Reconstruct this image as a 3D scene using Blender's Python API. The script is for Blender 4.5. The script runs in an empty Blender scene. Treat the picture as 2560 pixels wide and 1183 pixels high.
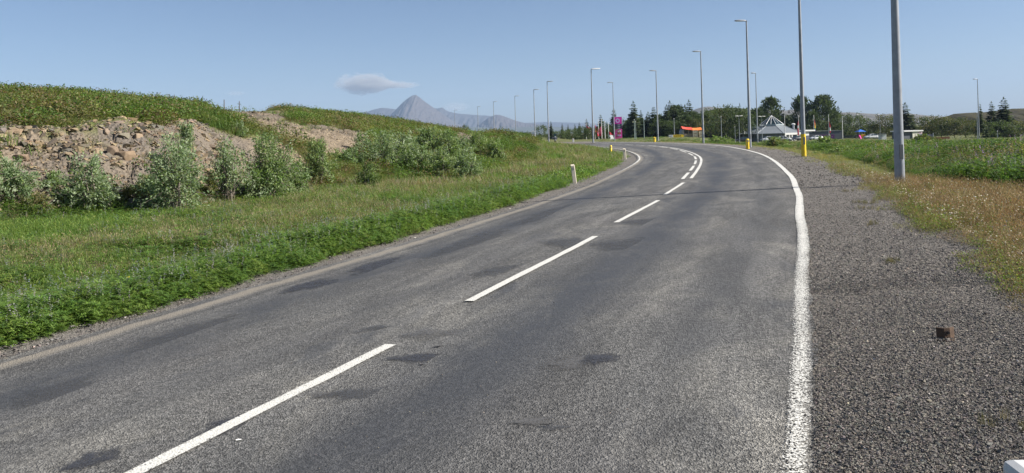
import bpy, math, random
import numpy as np
from mathutils import Vector, Matrix

# ------------------------------------------------------------------ camera, world, sun, exposure
SC = bpy.context.scene
COL = SC.collection
F, CX, CY, ROLL, CAMH = 1923.0, 1280.0, 336.0, math.radians(1.7), 1.75
CR, SR = math.cos(ROLL), math.sin(ROLL)
cam = bpy.data.objects.new('camera', bpy.data.cameras.new('camera'))
COL.objects.link(cam)
cam.matrix_world = Matrix(((CR, SR, 0, 0), (0, 0, -1, 0), (-SR, CR, 0, CAMH), (0, 0, 0, 1)))
cam.data.sensor_width = 36.0
cam.data.lens = F / 2560 * 36
cam.data.shift_y = -(591.5 - CY) / 2560
cam.data.clip_start = 0.05
cam.data.clip_end = 60000
SC.camera = cam

SUN_EL = math.radians(37)
SUN_AZ = math.atan2(0.99, -0.10)           # clockwise from +Y (straight ahead) towards +X (right)
SUNDIR = Vector((math.sin(SUN_AZ) * math.cos(SUN_EL), math.cos(SUN_AZ) * math.cos(SUN_EL), math.sin(SUN_EL)))
world = bpy.data.worlds.new('World'); SC.world = world
world.use_nodes = True
wn = world.node_tree.nodes; wl = world.node_tree.links
wn.clear()
sky = wn.new('ShaderNodeTexSky'); sky.sky_type = 'NISHITA'; sky.sun_disc = False
sky.sun_elevation = SUN_EL; sky.sun_rotation = SUN_AZ
sky.altitude = 0; sky.air_density = 0.72; sky.dust_density = 0.75; sky.ozone_density = 2.9
bg = wn.new('ShaderNodeBackground'); bg.inputs['Strength'].default_value = 0.057
wo = wn.new('ShaderNodeOutputWorld')
wl.new(sky.outputs[0], bg.inputs[0]); wl.new(bg.outputs[0], wo.inputs[0])
sl = bpy.data.lights.new('sun', 'SUN'); sl.energy = 5.0; sl.angle = math.radians(0.5); sl.color = (1.0, 0.94, 0.86)
so = bpy.data.objects.new('sun', sl); COL.objects.link(so)
so.rotation_euler = SUNDIR.to_track_quat('Z', 'Y').to_euler()
SC.view_settings.view_transform = 'Standard'; SC.view_settings.look = 'None'
SC.view_settings.exposure = 1.0; SC.view_settings.gamma = 1.0
SC.cycles.max_bounces = 6; SC.cycles.transparent_max_bounces = 12; SC.cycles.volume_bounces = 0
SC.cycles.diffuse_bounces = 3; SC.cycles.transmission_bounces = 3
SC.cycles.caustics_reflective = False; SC.cycles.caustics_refractive = False

RNG = np.random.default_rng(11)
rnd = random.Random(5)

# ------------------------------------------------------------------ maths helpers
def ss(a, b, x):
    t = np.clip((np.asarray(x, float) - a) / (b - a), 0, 1)
    return t * t * (3 - 2 * t)

def _hash(ix, iy, seed):
    n = (ix.astype(np.int64) * 374761393 + iy.astype(np.int64) * 668265263 + seed * 974634777) & 0x7fffffff
    n = ((n ^ (n >> 13)) * 1274126177) & 0x7fffffff
    n = (n ^ (n >> 16)) & 0xffffff
    return n / float(0xffffff)

def vn(x, y, seed=0):                      # value noise 0..1
    x = np.asarray(x, float); y = np.asarray(y, float)
    ix = np.floor(x); iy = np.floor(y); fx = x - ix; fy = y - iy
    fx = fx * fx * (3 - 2 * fx); fy = fy * fy * (3 - 2 * fy)
    a = _hash(ix, iy, seed); b = _hash(ix + 1, iy, seed); c = _hash(ix, iy + 1, seed); d = _hash(ix + 1, iy + 1, seed)
    return (a * (1 - fx) + b * fx) * (1 - fy) + (c * (1 - fx) + d * fx) * fy

def fbm(x, y, seed=0, o=4):
    s = 0; a = 0.5; t = 0
    for i in range(o):
        s = s + a * vn(x * 2 ** i, y * 2 ** i, seed + i); t += a; a *= 0.5
    return s / t

def cell(x, y, seed=0):                    # worley: (F1, F2, random value of nearest cell)
    x = np.asarray(x, float); y = np.asarray(y, float)
    ix = np.floor(x); iy = np.floor(y)
    f1 = np.full(x.shape, 9.0); f2 = np.full(x.shape, 9.0); v = np.zeros(x.shape)
    for i in (-1, 0, 1):
        for j in (-1, 0, 1):
            cx = ix + i + _hash(ix + i, iy + j, seed); cy = iy + j + _hash(ix + i, iy + j, seed + 7)
            d = np.hypot(x - cx, y - cy); r = _hash(ix + i, iy + j, seed + 13)
            m = d < f1
            f2 = np.where(m, f1, np.minimum(f2, d)); v = np.where(m, r, v); f1 = np.where(m, d, f1)
    return f1, f2, v

def inpoly(px, py, poly):
    px = np.asarray(px, float); py = np.asarray(py, float)
    r = np.zeros(px.shape, bool); n = len(poly)
    for i in range(n):
        x1, y1 = poly[i]; x2, y2 = poly[(i + 1) % n]
        c = ((y1 > py) != (y2 > py)) & (px < (x2 - x1) * (py - y1) / (y2 - y1 + 1e-12) + x1)
        r ^= c
    return r

def ray(px, py):
    u = (px - CX) / F; v = -(py - CY) / F
    return u * CR + v * SR, v * CR - u * SR

def proj(x, y, z):
    x = np.asarray(x, float); y = np.maximum(np.asarray(y, float), 1e-3); z = np.asarray(z, float) - CAMH
    return CX + F * (x * CR - z * SR) / y, CY - F * (x * SR + z * CR) / y

def hor(a): return CY - (a - CX) * math.tan(ROLL)

# ------------------------------------------------------------------ road geometry
XR = ((-12, 0, 3.88, 5.75, 8.73, 11.79, 13.7, 17.15, 21.3, 25.75, 32.9, 42.7, 51.7, 59.3, 400), (-3.9, -.2, 1.38, 2.11, 3.24, 4.38, 5.1, 6.35, 7.8, 9.3, 11.6, 14.3, 16.25, 17.4, 17.4))
def g(x, y):                               # the road's own level: it banks down towards the inside of the bend
    return 0.15 * ss(30, 70, y) + 0.03 * np.clip(np.asarray(x, float) - np.interp(y, *XR), -9, 3) * (1 - ss(50, 78, y)) * ss(-40, -10, y)

def at(px, py):
    x, z = ray(px, py); d = 10.0
    for i in range(120):
        d = 0.5 * d + 0.5 * (float(g(d * x, d)) - CAMH) / z
    return (d * x, d)

R_PX = [(1990, 1183), (2003, 900), (2005, 700), (2003, 600), (2002, 560), (1997, 511), (1988, 473), (1979, 446), (1960, 418), (1927, 394), (1886, 380), (1845, 372), (1804, 365), (1763, 360.5), (1722, 358), (1681, 356.4), (1640, 355), (1560, 353)]
C_PX = [(345, 1183), (1000, 852), (1182, 750), (1490, 591), (1540, 558), (1648, 500), (1663, 487), (1709, 457), (1720, 444), (1736, 424), (1747, 407.5), (1750, 399), (1743, 388), (1730, 383), (1705, 376), (1681, 370), (1642, 366), (1612, 363.7), (1558, 361), (1533, 360)]
L_PX = [(0, 895), (270, 820), (600, 735), (850, 655), (1000, 610), (1200, 555), (1380, 496), (1407, 487), (1462, 466), (1511, 444), (1544, 429), (1571, 418), (1593, 405), (1599, 394), (1596, 385.6), (1588, 380), (1571, 375.5)]

def curve(P, pre, post, sm=7):
    P = np.array(list(pre) + [at(*p) for p in P] + list(post))
    s = np.r_[0, np.cumsum(np.hypot(*np.diff(P, axis=0).T))]
    t = np.arange(0, s[-1], 0.25)
    Q = np.c_[np.interp(t, s, P[:, 0]), np.interp(t, s, P[:, 1])]
    for w in (9, 9, 9, 9):                 # smooth
        k = np.ones(w) / w
        E = np.pad(Q, ((w // 2, w // 2), (0, 0)), mode='edge')
        Q = np.c_[np.convolve(E[:, 0], k, 'valid'), np.convolve(E[:, 1], k, 'valid')]
    far = Q[:, 1] > 25                     # the distant part is traced from few pixels: smooth it more
    w = 61; k = np.ones(w) / w
    E = np.pad(Q, ((w // 2, w // 2), (0, 0)), mode='reflect', reflect_type='odd')
    Qs = np.c_[np.convolve(E[:, 0], k, 'valid'), np.convolve(E[:, 1], k, 'valid')]
    b = ss(22, 45, Q[:, 1])[:, None]
    Q = Q * (1 - b) + Qs * b
    s = np.r_[0, np.cumsum(np.hypot(*np.diff(Q, axis=0).T))]
    t = np.arange(0, s[-1], 0.25)
    return np.c_[np.interp(t, s, Q[:, 0]), np.interp(t, s, Q[:, 1])]

CC = curve(C_PX, [(-8.2, -12), (-4.4, -1.9)], [(10.5, 112), (5.5, 128), (-4, 143), (-18, 156), (-40, 170)])
RC = curve(R_PX, [(-3.9, -12), (-0.2, -0.3)], [(14.5, 134), (6, 149), (-12, 163), (-36, 177)])
LC = curve(L_PX, [(-11.7, -12), (-7.6, -1)], [(9.3, 72), (8.0, 86), (5.5, 100), (0, 116), (-8, 130), (-20, 142), (-42, 160)])

def normals(Q):
    T = np.gradient(Q, axis=0); T /= np.linalg.norm(T, axis=1)[:, None]
    return T, np.c_[T[:, 1], -T[:, 0]]     # tangent, right-hand normal
CT, CN = normals(CC); RT, RN = normals(RC); LT, LN = normals(LC)
CS = np.r_[0, np.cumsum(np.hypot(*np.diff(CC, axis=0).T))]

def width_to(Q, sign):                     # distance from the centre line to curve Q, measured along the normal
    w = []
    for i in range(len(CC)):
        d = Q - CC[i]; al = d @ CT[i]; la = (d @ CN[i]) * sign
        m = np.abs(al) + np.where(la > 0, 0, 1e3) + 0.05 * np.abs(la)
        w.append(la[np.argmin(m)])
    w = np.clip(np.array(w), 2.4, 5.2)
    w0 = None
    for m in (41, 61, 61):
        w = np.convolve(np.pad(w, m // 2, mode='edge' if m == 41 else 'reflect'), np.ones(m) / m, 'valid')
        if w0 is None: w0 = w
    b = ss(7, 15, CC[:, 1])
    return w0 * (1 - b) + w * b
WR = width_to(RC, 1.0); WL = width_to(LC, -1.0)

def on_road(s, v):                         # s metres along the centre line, v metres right of it
    x = np.interp(s, CS, CC[:, 0]); y = np.interp(s, CS, CC[:, 1])
    nx = np.interp(s, CS, CN[:, 0]); ny = np.interp(s, CS, CN[:, 1])
    return x + nx * v, y + ny * v

def road_coords(x, y):                     # nearest point on the centre line: s, v (right positive), with edge distances
    x = np.asarray(x, float).ravel(); y = np.asarray(y, float).ravel()
    s = np.zeros(len(x)); v = np.zeros(len(x)); eR = np.zeros(len(x)); eL = np.zeros(len(x))
    C4, N4, S4, T4 = CC[::4], CN[::4], CS[::4], CT[::4]
    for a in range(0, len(x), 20000):
        q = slice(a, a + 20000)
        dx = x[q, None] - C4[None, :, 0]; dy = y[q, None] - C4[None, :, 1]
        i = np.argmin(dx * dx + dy * dy, axis=1); k = np.arange(len(i))
        s[q] = S4[i]; v[q] = dx[k, i] * N4[i, 0] + dy[k, i] * N4[i, 1]
        dd = np.sqrt(dx[k, i] ** 2 + dy[k, i] ** 2)
        v[q] = np.sign(v[q]) * np.maximum(np.abs(v[q]), np.where(dd > 8, dd * 0.98, np.abs(v[q])))
    eR = v - np.interp(s, CS, WR); eL = -v - np.interp(s, CS, WL)
    return s, v, eR, eL

def shoulder_right(s):                     # width of the gravel on the right
    x, y = on_road(s, 0)
    return np.interp(y, [-5, 4, 8, 12, 17, 21, 31, 38, 60, 90, 130], [3.2, 2.6, 1.80, 1.95, 1.75, 1.75, 1.65, 1.6, 1.6, 1.5, 1.0])

def shoulder_left(s):
    x, y = on_road(s, 0)
    return np.interp(y, [-5, 8, 20, 30, 50, 80], [0.55, 0.6, 0.75, 0.9, 0.9, 0.6])

# ------------------------------------------------------------------ terrain height
HT = np.array([  # azimuth (as photo column), d0 foot, row of rock top, d1, row of skyline, d2
    (-1800, 11, 352, 15, 150, 34), (-600, 14, 330, 19, 190, 38), (0, 17, 325, 22, 212, 40), (150, 17.8, 318, 23, 220, 42), (300, 18.6, 312, 24, 231, 45),
    (480, 19.8, 305, 26, 254, 48), (600, 21.5, 322, 31, 267, 52), (700, 24, 328, 34, 266, 56), (800, 26, 332, 38, 276, 60), (900, 28, 335, 42, 286, 66), (1000, 29.5, 338, 46, 301, 72),
    (1100, 31, 342, 50, 317, 80), (1200, 33.5, 346, 55, 333, 90), (1260, 42, 349, 62, 343, 100), (1330, 55, 357, 75, 352, 110), (1400, 60, 362, 80, 357, 120)], float)
HT[:13, 1] *= 1.13; HT[:13, 3] *= 1.12; HT[:13, 5] *= 1.10
def zrow(a, row, d): return CAMH + (hor(a) - row) / F * d
HZ1 = np.array([zrow(r[0], r[2], r[3]) for r in HT]); HZ2 = np.array([zrow(r[0], r[4], r[5]) - .50 for r in HT])

def terrain(x, y, detail=False, rc=None):
    x = np.asarray(x, float); y = np.asarray(y, float); shp = x.shape
    x = x.ravel(); y = y.ravel()
    s, v, eR, eL = road_coords(x, y) if rc is None else rc
    base = g(x, y)
    yy = np.maximum(y, 4.0)
    a = np.clip(CX + F * x / yy, -4000, 6000)
    z = base.copy()
    # left hill
    ai = np.clip(a, HT[0, 0], HT[-1, 0])
    d0 = np.interp(ai, HT[:, 0], HT[:, 1]); d1 = np.interp(ai, HT[:, 0], HT[:, 3]); d2 = np.interp(ai, HT[:, 0], HT[:, 5])
    z1 = np.maximum(np.interp(ai, HT[:, 0], HZ1), base + .05); z2 = np.maximum(np.interp(ai, HT[:, 0], HZ2), base + .05)
    t1 = np.clip((yy - d0) / (d1 - d0), 0, 1); t2 = np.clip((yy - d1) / (d2 - d1), 0, 1)
    p1 = 0.55 * t1 + 0.45 * t1 * t1 * (3 - 2 * t1)
    p2 = 1 - (1 - t2) ** 1.35
    h = base + (z1 - base) * p1 + (z2 - z1) * p2
    h = np.where(yy > d2, z2 - (yy - d2) * 0.03, h)
    lm = (1 - ss(1310, 1400, a)) * ss(6, 10, y)
    far = 1 - ss(140, 400, yy)
    z = z * (1 - lm * far) + np.maximum(h, base) * lm * far
    # hump of grass inside the bend
    z += 0.50 * np.exp(-((x - 3.0) / 5.0) ** 2 - ((y - 72) / 16.0) ** 2) * ss(0.6, 4, eL)
    # right-hand field: dips, crest, then falls to the filling station
    w = ss(1690, 1880, a)
    zr = np.interp(yy, [8, 25, 60, 95, 130, 250, 600], [0, -.05, -.3, -.4, -1.5, -3.1, -3.5])
    zr = zr - 0.5 * ss(2050, 2450, a) * ss(40, 90, yy)
    k = ss(0, 6, eR)
    z = z * (1 - w * k) + (base * (1 - ss(60, 120, yy)) + zr) * w * k
    zc = np.interp(yy, [110, 170, 260, 600], [0, -.2, -.9, -2.0])
    z += zc * ss(1380, 1450, a) * (1 - w)
    # long-range fall and undulation
    z -= 6.0 * ss(500, 3000, yy)
    off = np.minimum(eR - shoulder_right(s), 1e9); offl = eL - shoulder_left(s)
    e = np.maximum(off, offl)
    m = ss(0.0, 1.6, e)
    z += m * ((fbm(x * .45, y * .45, 3) - .5) * .22 + (fbm(x * .08, y * .08, 9) - .5) * .5 * ss(15, 60, yy))
    z -= m * 0.10 * np.exp(-((offl - 2.0) / 1.2) ** 2)       # shallow ditch on the left
    z = np.where(e < 0, base - 0.06, base * (1 - m) + z * m - 0.06 * (1 - m))
    if detail:
        rk = rockmask(x, y, z)
        if rk.max() > 0:
            f1, f2, v1 = cell(x * 1.1 + 3, (y + z) * 1.1, 4); b1 = (v1 - .4) * .55 + np.clip(f2 - f1, 0, .25) * .5
            f1, f2, v2 = cell(x * 3.1, (y + z) * 3.1, 21); b2 = (v2 - .5) * .22 + np.clip(f2 - f1, 0, .2) * .25
            z = z + rk * (b1 * .75 * (0.35 + 0.65 * ss(30, 22, y)) + b2 * .55)
    return z.reshape(shp)

ROCK = [[(-900, 335), (-200, 328), (0, 322), (120, 332), (200, 318), (260, 312), (330, 309), (400, 318), (440, 312), (475, 298), (530, 318), (600, 345), (690, 358), (740, 380), (765, 405), (775, 480), (600, 500), (440, 520), (220, 532), (0, 548), (-900, 590)],
        [(518, 262), (600, 273), (709, 281), (735, 290), (704, 300), (753, 311), (846, 319), (887, 327), (930, 343), (905, 372), (873, 388), (819, 396), (805, 360), (696, 339), (668, 322), (600, 303), (545, 290)],
        [(1105, 322), (1180, 332), (1215, 345), (1190, 352), (1120, 338)],
        [(1120, 345), (1190, 350), (1180, 375), (1130, 370)]]
def rockmask(x, y, z):
    x = np.asarray(x, float); y = np.asarray(y, float)
    px, py = proj(x, y, z)
    n = (fbm(x * .8, y * .8, 31) - .5)
    px = px + n * 60; py = py + n * 30
    r = np.zeros(px.shape)
    ok = (y > 10) & (y < 80)
    for p in ROCK:
        r = np.maximum(r, inpoly(px, py, p) & ok)
    return r

# ------------------------------------------------------------------ materials
def newmat(name):
    m = bpy.data.materials.new(name); m.use_nodes = True
    nt = m.node_tree; nt.nodes.clear()
    out = nt.nodes.new('ShaderNodeOutputMaterial')
    return m, nt, out

class N:                                   # tiny node builder
    def __init__(s, nt): s.nt = nt
    def new(s, t, **k):
        n = s.nt.nodes.new(t)
        for a, b in k.items(): setattr(n, a, b)
        return n
    def lk(s, a, b): s.nt.links.new(a, b)
    def setin(s, sock, v):
        if isinstance(v, bpy.types.NodeSocket): s.lk(v, sock)
        elif isinstance(v, (tuple, list)) and len(v) == 3 and sock.type == 'RGBA': sock.default_value = (*v, 1)
        else: sock.default_value = v
    def math(s, op, a, b=0.0, c=0.0, clamp=False):
        n = s.new('ShaderNodeMath', operation=op, use_clamp=clamp)
        for i, v in enumerate((a, b, c)): s.setin(n.inputs[i], v)
        return n.outputs[0]
    def mix(s, f, a, b, mode='MIX'):
        n = s.new('ShaderNodeMix', data_type='RGBA', blend_type=mode)
        s.setin(n.inputs[0], f); s.setin(n.inputs[6], a); s.setin(n.inputs[7], b)
        return n.outputs[2]
    def noise(s, vec, scale, detail=4, rough=.55, dist=0.0):
        n = s.new('ShaderNodeTexNoise'); s.lk(vec, n.inputs['Vector'])
        n.inputs['Scale'].default_value = scale; n.inputs['Detail'].default_value = detail
        n.inputs['Roughness'].default_value = rough; n.inputs['Distortion'].default_value = dist
        return n.outputs[0]
    def vor(s, vec, scale, feature='F1', out='Distance', rnd_=1.0):
        n = s.new('ShaderNodeTexVoronoi', feature=feature); s.lk(vec, n.inputs['Vector'])
        n.inputs['Scale'].default_value = scale; n.inputs['Randomness'].default_value = rnd_
        return n.outputs[out]
    def ramp(s, f, lo, hi, a=0.0, b=1.0):
        n = s.new('ShaderNodeMapRange'); n.clamp = True
        s.setin(n.inputs[0], f); n.inputs[1].default_value = lo; n.inputs[2].default_value = hi
        n.inputs[3].default_value = a; n.inputs[4].default_value = b
        return n.outputs[0]
    def pos(s): return s.new('ShaderNodeNewGeometry').outputs['Position']
    def attr(s, name, out='Fac'):
        n = s.new('ShaderNodeAttribute'); n.attribute_name = name
        return n.outputs[out]
    def bump(s, h, strength, dist):
        n = s.new('ShaderNodeBump'); n.inputs['Strength'].default_value = strength; n.inputs['Distance'].default_value = dist
        s.lk(h, n.inputs['Height']); return n.outputs[0]
    def bsdf(s, out, color, rough=.6, metal=0.0, normal=None, spec=.5):
        p = s.new('ShaderNodeBsdfPrincipled')
        s.setin(p.inputs['Base Color'], color); s.setin(p.inputs['Roughness'], rough); s.setin(p.inputs['Metallic'], metal)
        s.setin(p.inputs['Specular IOR Level'], spec)
        if normal is not None: s.lk(normal, p.inputs['Normal'])
        if out is not None: s.lk(p.outputs[0], out.inputs[0])
        return p

MATS = {}
def paint(name, col, rough=.5, metal=0.0, var=.12, scale=6.0, spec=.5, bump=0.0):
    """plain solid material with a little uneven weathering"""
    if name in MATS: return MATS[name]
    m, nt, out = newmat(name); n = N(nt)
    tc = n.new('ShaderNodeTexCoord').outputs['Object']
    f = n.noise(tc, scale, 5)
    dark = tuple(c * (1 - var) for c in col); lite = tuple(min(1, c * (1 + var)) for c in col)
    c = n.mix(n.ramp(f, .3, .7), dark, lite)
    nm = n.bump(f, bump, .02) if bump else None
    n.bsdf(out, c, rough, metal, nm, spec)
    MATS[name] = m
    return m

def leafmat(name, trans=.35, rough=.55, tr_col=(1.15, 1.2, .55)):
    """foliage: colour comes from each leaf's own tint"""
    m, nt, out = newmat(name); n = N(nt)
    c = n.attr('tint', 'Color')
    p = n.bsdf(None, c, rough, 0, None, .25)
    t = n.new('ShaderNodeBsdfTranslucent')
    n.lk(n.mix(1.0, c, tr_col, 'MULTIPLY'), t.inputs[0])
    mx = n.new('ShaderNodeMixShader'); mx.inputs[0].default_value = trans
    n.lk(p.outputs[0], mx.inputs[1]); n.lk(t.outputs[0], mx.inputs[2]); n.lk(mx.outputs[0], out.inputs[0])
    MATS[name] = m
    return m
LEAF = leafmat('leaf', .42); NEEDLE = leafmat('needle', .2, .6); DRY = leafmat('dry_grass', .3, .7, (1.0, 1.0, .85))

# ------------------------------------------------------------------ mesh helpers
class MB:
    def __init__(s): s.v = []; s.f = []
    def add(s, V, Fs):
        o = len(s.v); s.v.extend([tuple(map(float, p)) for p in V]); s.f.extend([tuple(i + o for i in q) for q in Fs]); return s
    def box(s, x0, x1, y0, y1, z0, z1):
        V = [(x, y, z) for z in (z0, z1) for y in (y0, y1) for x in (x0, x1)]
        return s.add(V, [(0, 2, 3, 1), (4, 5, 7, 6), (0, 1, 5, 4), (2, 6, 7, 3), (0, 4, 6, 2), (1, 3, 7, 5)])
    def tube(s, path, radii, n=10, caps=True):
        P = [Vector(p) for p in path]; rings = []
        if not isinstance(radii, (list, tuple)): radii = [radii] * len(P)
        V = []; ref = Vector((1, 0, 0))
        for i, p in enumerate(P):
            t = (P[min(i + 1, len(P) - 1)] - P[max(i - 1, 0)]).normalized()
            r = ref if abs(t.dot(ref)) < .9 else Vector((0, 1, 0))
            a = t.cross(r).normalized(); b = t.cross(a)
            for k in range(n):
                th = 2 * math.pi * k / n
                V.append(p + (a * math.cos(th) + b * math.sin(th)) * radii[i])
        Fs = []
        for i in range(len(P) - 1):
            for k in range(n):
                k2 = (k + 1) % n
                Fs.append((i * n + k, i * n + k2, (i + 1) * n + k2, (i + 1) * n + k))
        if caps:
            Fs.append(tuple(range(n - 1, -1, -1))); Fs.append(tuple((len(P) - 1) * n + k for k in range(n)))
        return s.add(V, Fs)
    def loft(s, secs, close_ends=True):    # rings of equal length
        n = len(secs[0]); V = [p for r in secs for p in r]; Fs = []
        for i in range(len(secs) - 1):
            for k in range(n):
                k2 = (k + 1) % n
                Fs.append((i * n + k, i * n + k2, (i + 1) * n + k2, (i + 1) * n + k))
        if close_ends:
            Fs.append(tuple(range(n - 1, -1, -1))); Fs.append(tuple((len(secs) - 1) * n + k for k in range(n)))
        return s.add(V, Fs)
    def build(s, name, mat, parent=None, smooth=False, bevel=0.0):
        me = bpy.data.meshes.new(name); me.from_pydata(s.v, [], s.f); me.update()
        if mat: me.materials.append(mat)
        if smooth:
            me.shade_smooth()
            try: me.set_sharp_from_angle(angle=math.radians(40))
            except Exception: pass
        o = bpy.data.objects.new(name, me); COL.objects.link(o)
        if parent: o.parent = parent
        if bevel:
            b = o.modifiers.new('bevel', 'BEVEL'); b.width = bevel; b.segments = 2; b.limit_method = 'ANGLE'
        return o

def arrays(name, V, Fq, mat, cols=None, parent=None, smooth=False, fl=None):
    """mesh object from numpy arrays (all faces with the same corner count)"""
    me = bpy.data.meshes.new(name); k = Fq.shape[1]
    me.vertices.add(len(V)); me.vertices.foreach_set('co', np.ascontiguousarray(V, np.float32).ravel())
    me.loops.add(Fq.size); me.loops.foreach_set('vertex_index', np.ascontiguousarray(Fq, np.int32).ravel())
    me.polygons.add(len(Fq)); me.polygons.foreach_set('loop_start', np.arange(0, Fq.size, k, dtype=np.int32))
    if cols is not None:
        at_ = me.color_attributes.new('tint', 'FLOAT_COLOR', 'POINT')
        at_.data.foreach_set('color', np.c_[np.clip(cols, 0, 1), np.ones(len(V))].astype(np.float32).ravel())
    for an, arr in (fl or {}).items():
        q = me.attributes.new(an, 'FLOAT', 'POINT'); q.data.foreach_set('value', np.ascontiguousarray(arr, np.float32))
    me.update(calc_edges=True)
    me.polygons.foreach_set('use_smooth', np.full(len(Fq), bool(smooth)))
    if mat: me.materials.append(mat)
    o = bpy.data.objects.new(name, me); COL.objects.link(o)
    if parent: o.parent = parent
    return o

def tag(o, label=None, cat=None, group=None, kind=None):
    if label: o['label'] = label
    if cat: o['category'] = cat
    if group: o['group'] = group
    if kind: o['kind'] = kind
    return o

def thing(name, loc, rz, label, cat, group=None):
    o = bpy.data.objects.new(name, None); COL.objects.link(o)
    o.location = loc; o.rotation_euler = (0, 0, rz); o.empty_display_size = .3
    return tag(o, label, cat, group)

def dup(root, loc, rz, label, group=None, scale=None):
    r = root.copy(); COL.objects.link(r); r.location = loc; r.rotation_euler = (0, 0, rz); r['label'] = label
    if group: r['group'] = group
    if scale: r.scale = scale
    for ch in list(root.children):
        c = ch.copy(); COL.objects.link(c); c.parent = r
        for q in list(ch.children):
            d = q.copy(); COL.objects.link(d); d.parent = c
    return r

def gz(x, y): return float(terrain(np.array([x]), np.array([y]))[0])
def at_d(px, d): return d * ((px - CX) / F)          # x of a photo column at depth d
def ztop(px, row, d): return CAMH + ray(px, row)[1] * d

# ------------------------------------------------------------------ setting: ground
def grid_faces(nr, nc, wrap=False):
    i, j = np.meshgrid(np.arange(nr - 1), np.arange(nc if wrap else nc - 1), indexing='ij')
    j2 = (j + 1) % nc
    return np.c_[(i * nc + j).ravel(), (i * nc + j2).ravel(), ((i + 1) * nc + j2).ravel(), ((i + 1) * nc + j).ravel()]

def make_ground():
    az = np.r_[np.arange(-180, -50, 4), np.arange(-50, -36, .8), np.arange(-36, 36, .125), np.arange(36, 50, .8), np.arange(50, 180, 4)]
    r = [0.6]
    while r[-1] < 9: r.append(r[-1] * 1.06)
    while r[-1] < 62: r.append(r[-1] * 1.012)
    while r[-1] < 420: r.append(r[-1] * 1.035)
    while r[-1] < 14500: r.append(r[-1] * 1.16)
    A, Rr = np.meshgrid(np.radians(az), np.array(r))
    x = (Rr * np.sin(A)).ravel(); y = (Rr * np.cos(A)).ravel()
    rc = road_coords(x, y)
    z = terrain(x, y, True, rc)
    rk = rockmask(x, y, z)
    fc = grid_faces(len(r), len(az), True)[:, ::-1]
    V = np.c_[x, y, z]
    # centre cap so the sheet is closed under the camera
    m, nt, out = newmat('ground'); n = N(nt)
    p = n.pos()
    n1 = n.noise(p, .9, 6); n2 = n.noise(p, 7, 6); n3 = n.noise(p, .12, 4)
    grass = n.mix(n.ramp(n1, .35, .7), (.075, .105, .030), (.14, .15, .05))
    grass = n.mix(n.ramp(n2, .4, .75), grass, (.15, .13, .06))
    dry = n.attr('dry')
    grass = n.mix(dry, grass, n.mix(n.ramp(n2, .3, .7), (.16, .11, .045), (.24, .18, .08)))
    v1 = n.vor(p, 2.6, 'F1', 'Color'); v2 = n.vor(p, 9, 'F1', 'Color')
    sep = n.new('ShaderNodeSeparateColor'); n.lk(v1, sep.inputs[0]); sep2 = n.new('ShaderNodeSeparateColor'); n.lk(v2, sep2.inputs[0])
    rockc = n.mix(n.ramp(sep.outputs[0], .2, .8), (.150, .122, .082), (.265, .212, .142))
    rockc = n.mix(n.ramp(sep2.outputs[1], 0, 1, 0, .7), rockc, (.20, .160, .123))
    rockc = n.mix(n.ramp(n3, .42, .62), rockc, (.135, .117, .098), 'MIX')
    rockc = n.mix(n.ramp(n2, .55, .8, 0, .6), rockc, (.085, .068, .055))
    rf = n.attr('rock')
    col = n.mix(rf, grass, rockc)
    hgt = n.math('ADD', n.vor(p, 9), n.math('MULTIPLY', n2, .6))
    n.bsdf(out, col, .9, 0, n.bump(hgt, .9, .07), .2)
    s, v, eR, eL = rc
    dryv = dryness(x, y, eR)
    o = arrays('ground', V, fc, m, None, None, True, {'rock': rk, 'dry': dryv})
    tag(o, kind='structure')
    return o

def dryness(x, y, eR):
    """tan late-summer grass along the right-hand verge, patchy elsewhere"""
    b = eR - np.interp(y, [0, 10, 20, 30, 45], [1.7, 1.7, 1.5, 1.4, 1.0])
    lim = np.interp(y, [5, 10, 15, 20, 26, 34, 45], [6.0, 5.4, 4.4, 2.6, 1.3, .8, .5])
    m = ss(0, .4, b) * (1 - ss(lim * .75, lim * 1.1, b + (fbm(x * .4, y * .4, 77) - .5) * 3))
    return m * (y > -20)
make_ground()

# ------------------------------------------------------------------ setting: road, shoulders, markings
def strip(s0, s1, vfun0, vfun1, nv, ds, z, name, mat, curved=None):
    s = np.arange(s0, s1 + ds * .5, ds)
    t = np.linspace(0, 1, nv)
    S, T = np.meshgrid(s, t, indexing='ij')
    a = vfun0(s)[:, None]; b = vfun1(s)[:, None]
    Vv = a * (1 - T) + b * T
    x, y = on_road(S, Vv)
    zz = g(x, y) + z
    fc = grid_faces(len(s), nv)[:, ::-1]
    return S, T, Vv, x, y, zz, fc

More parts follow.
